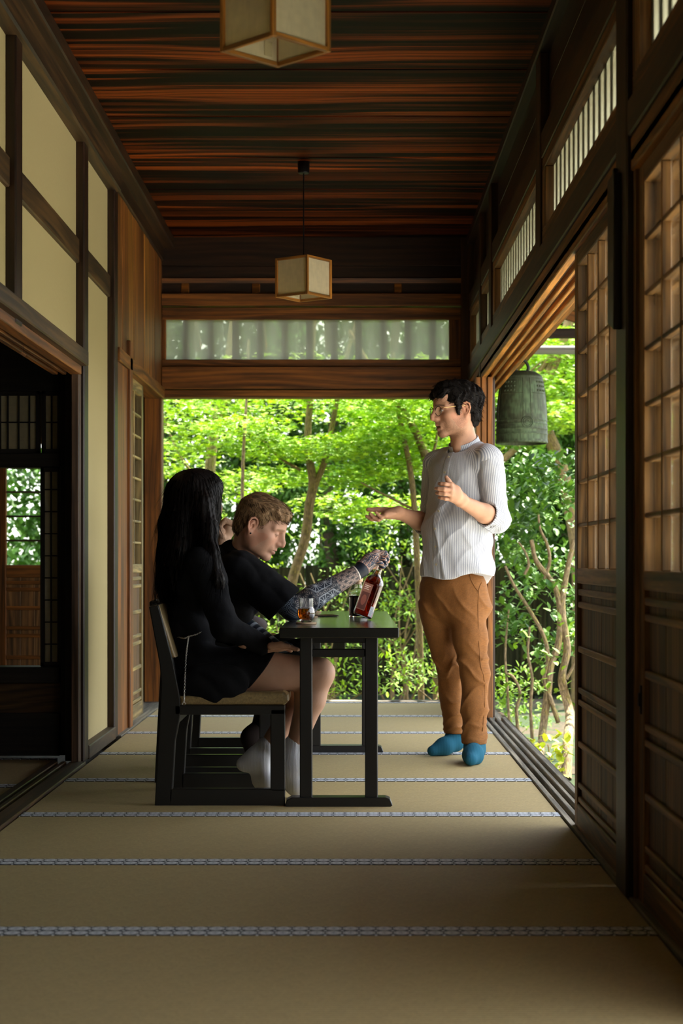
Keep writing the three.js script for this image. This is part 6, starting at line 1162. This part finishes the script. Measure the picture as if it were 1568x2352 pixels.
{ // clipped hedge along the boundary behind the evergreens
  const t = thing('boundary_hedge', 'tall dense hedge closing the garden behind all the trees', 'hedge', [1.2, -0.45, -23.2]);
  for (let k = 0; k < 9; k++) mesh('stem', tube([V(-7 + k * 1.75, 0, 0), V(-7 + k * 1.75 + rr(-0.3, 0.3), 1.4, rr(-0.1, 0.1)), V(-7 + k * 1.75 + rr(-0.5, 0.5), 3.2, 0)], [0.06, 0.05, 0.02], 7, 4), BARK.dark, t);
  const L = []; for (let k = 0; k < 230; k++) spray(L, V(1.2 + rr(-8, 8), -0.3 + rr(0, 5.6), -23.2 + rr(-0.5, 0.5)), [0.7, 0.45, 0.4], 120, { size: [0.11, 0.17], tilt: 1.1, col: GREEN.deep });
  foliage(t, 'oval', L);
}
{ // low shrubs before the fence
  const specs = [[785, 1575, 12.6, 'bright low shrub seen between the table legs'], [900, 1420, 14.6, 'leafy shrub right of the bottles in the garden'], [980, 1560, 12.4, 'low shrub behind the trousers'], [420, 1420, 14.2, 'shrub behind the backrest of the near chair'], [620, 1420, 14.6, 'shrub showing under the outstretched arm'], [760, 1300, 15.4, 'tall shrub behind the bottles'], [930, 1260, 15.6, 'tall shrub left of the striped shirt'], [1160, 1700, 12.8, 'low shrub at the foot of the pale stems'], [380, 1560, 12.6, 'low shrub beyond the left jamb of the opening'], [520, 1240, 15.5, 'tall shrub behind the two seated heads']];
  specs.forEach(([x, y, d, label], i) => {
    const c = at(x, y, d), t = thing('low_shrub', label, 'shrub', [c.x, -0.45, c.z], 'low shrubs before the fence');
    for (let k = 0; k < 5; k++) mesh('stem', tube([V(rr(-0.05, 0.05), 0, rr(-0.05, 0.05)), V(rr(-0.15, 0.15), (c.y + 0.45) * 0.5, rr(-0.1, 0.1)), V(rr(-0.3, 0.3), (c.y + 0.45) * 0.95, rr(-0.2, 0.2))], [0.012, 0.008, 0.004], 6, 4), BARK.maple, t);
    const L = []; const h = (c.y + 0.45);
    for (let k = 0; k < 14; k++) spray(L, V(c.x + rr(-0.35, 0.35), -0.4 + rr(0.25, 1.25) * Math.max(h, 0.35), c.z + rr(-0.3, 0.3)), [0.2, 0.12, 0.2], 42, { size: [0.035, 0.065], tilt: 0.9, col: i % 3 ? GREEN.low : GREEN.maple });
    foliage(t, 'narrow', L);
  });
}
{ // low garden fence of weathered boards
  const t = thing('garden_fence', 'dark weathered board fence closing the garden', 'fence', [0, -0.45, -16.6]);
  const fm = [0, 1, 2].map((i) => new THREE.MeshPhysicalMaterial({ color: [lin(0.026, 0.025, 0.009), lin(0.034, 0.032, 0.012), lin(0.020, 0.021, 0.009)][i], map: grainTex, roughness: 0.95, specularIntensity: 0.1 }));
  for (let k = 0; k < 62; k++) mesh('board', box(-4.6 + k * 0.13, -4.475 + k * 0.13, 0.05, 1.28 + 0.01 * (k % 3), -0.012, 0.012, 0.003), fm[k % 3], t);
  for (const y of [0.3, 1.0]) mesh('rail', box(-4.6, 3.5, y, y + 0.07, -0.05, -0.012, 0.003), fm[0], t);
  for (let k = 0; k < 6; k++) mesh('post', box(-4.5 + k * 1.55, -4.41 + k * 1.55, 0, 1.36, -0.14, -0.05, 0.004), fm[2], t);
}
scene.traverse((o) => { if (o.isMesh) { o.castShadow = true; o.receiveShadow = true; } });
renderer.render(scene, camera);
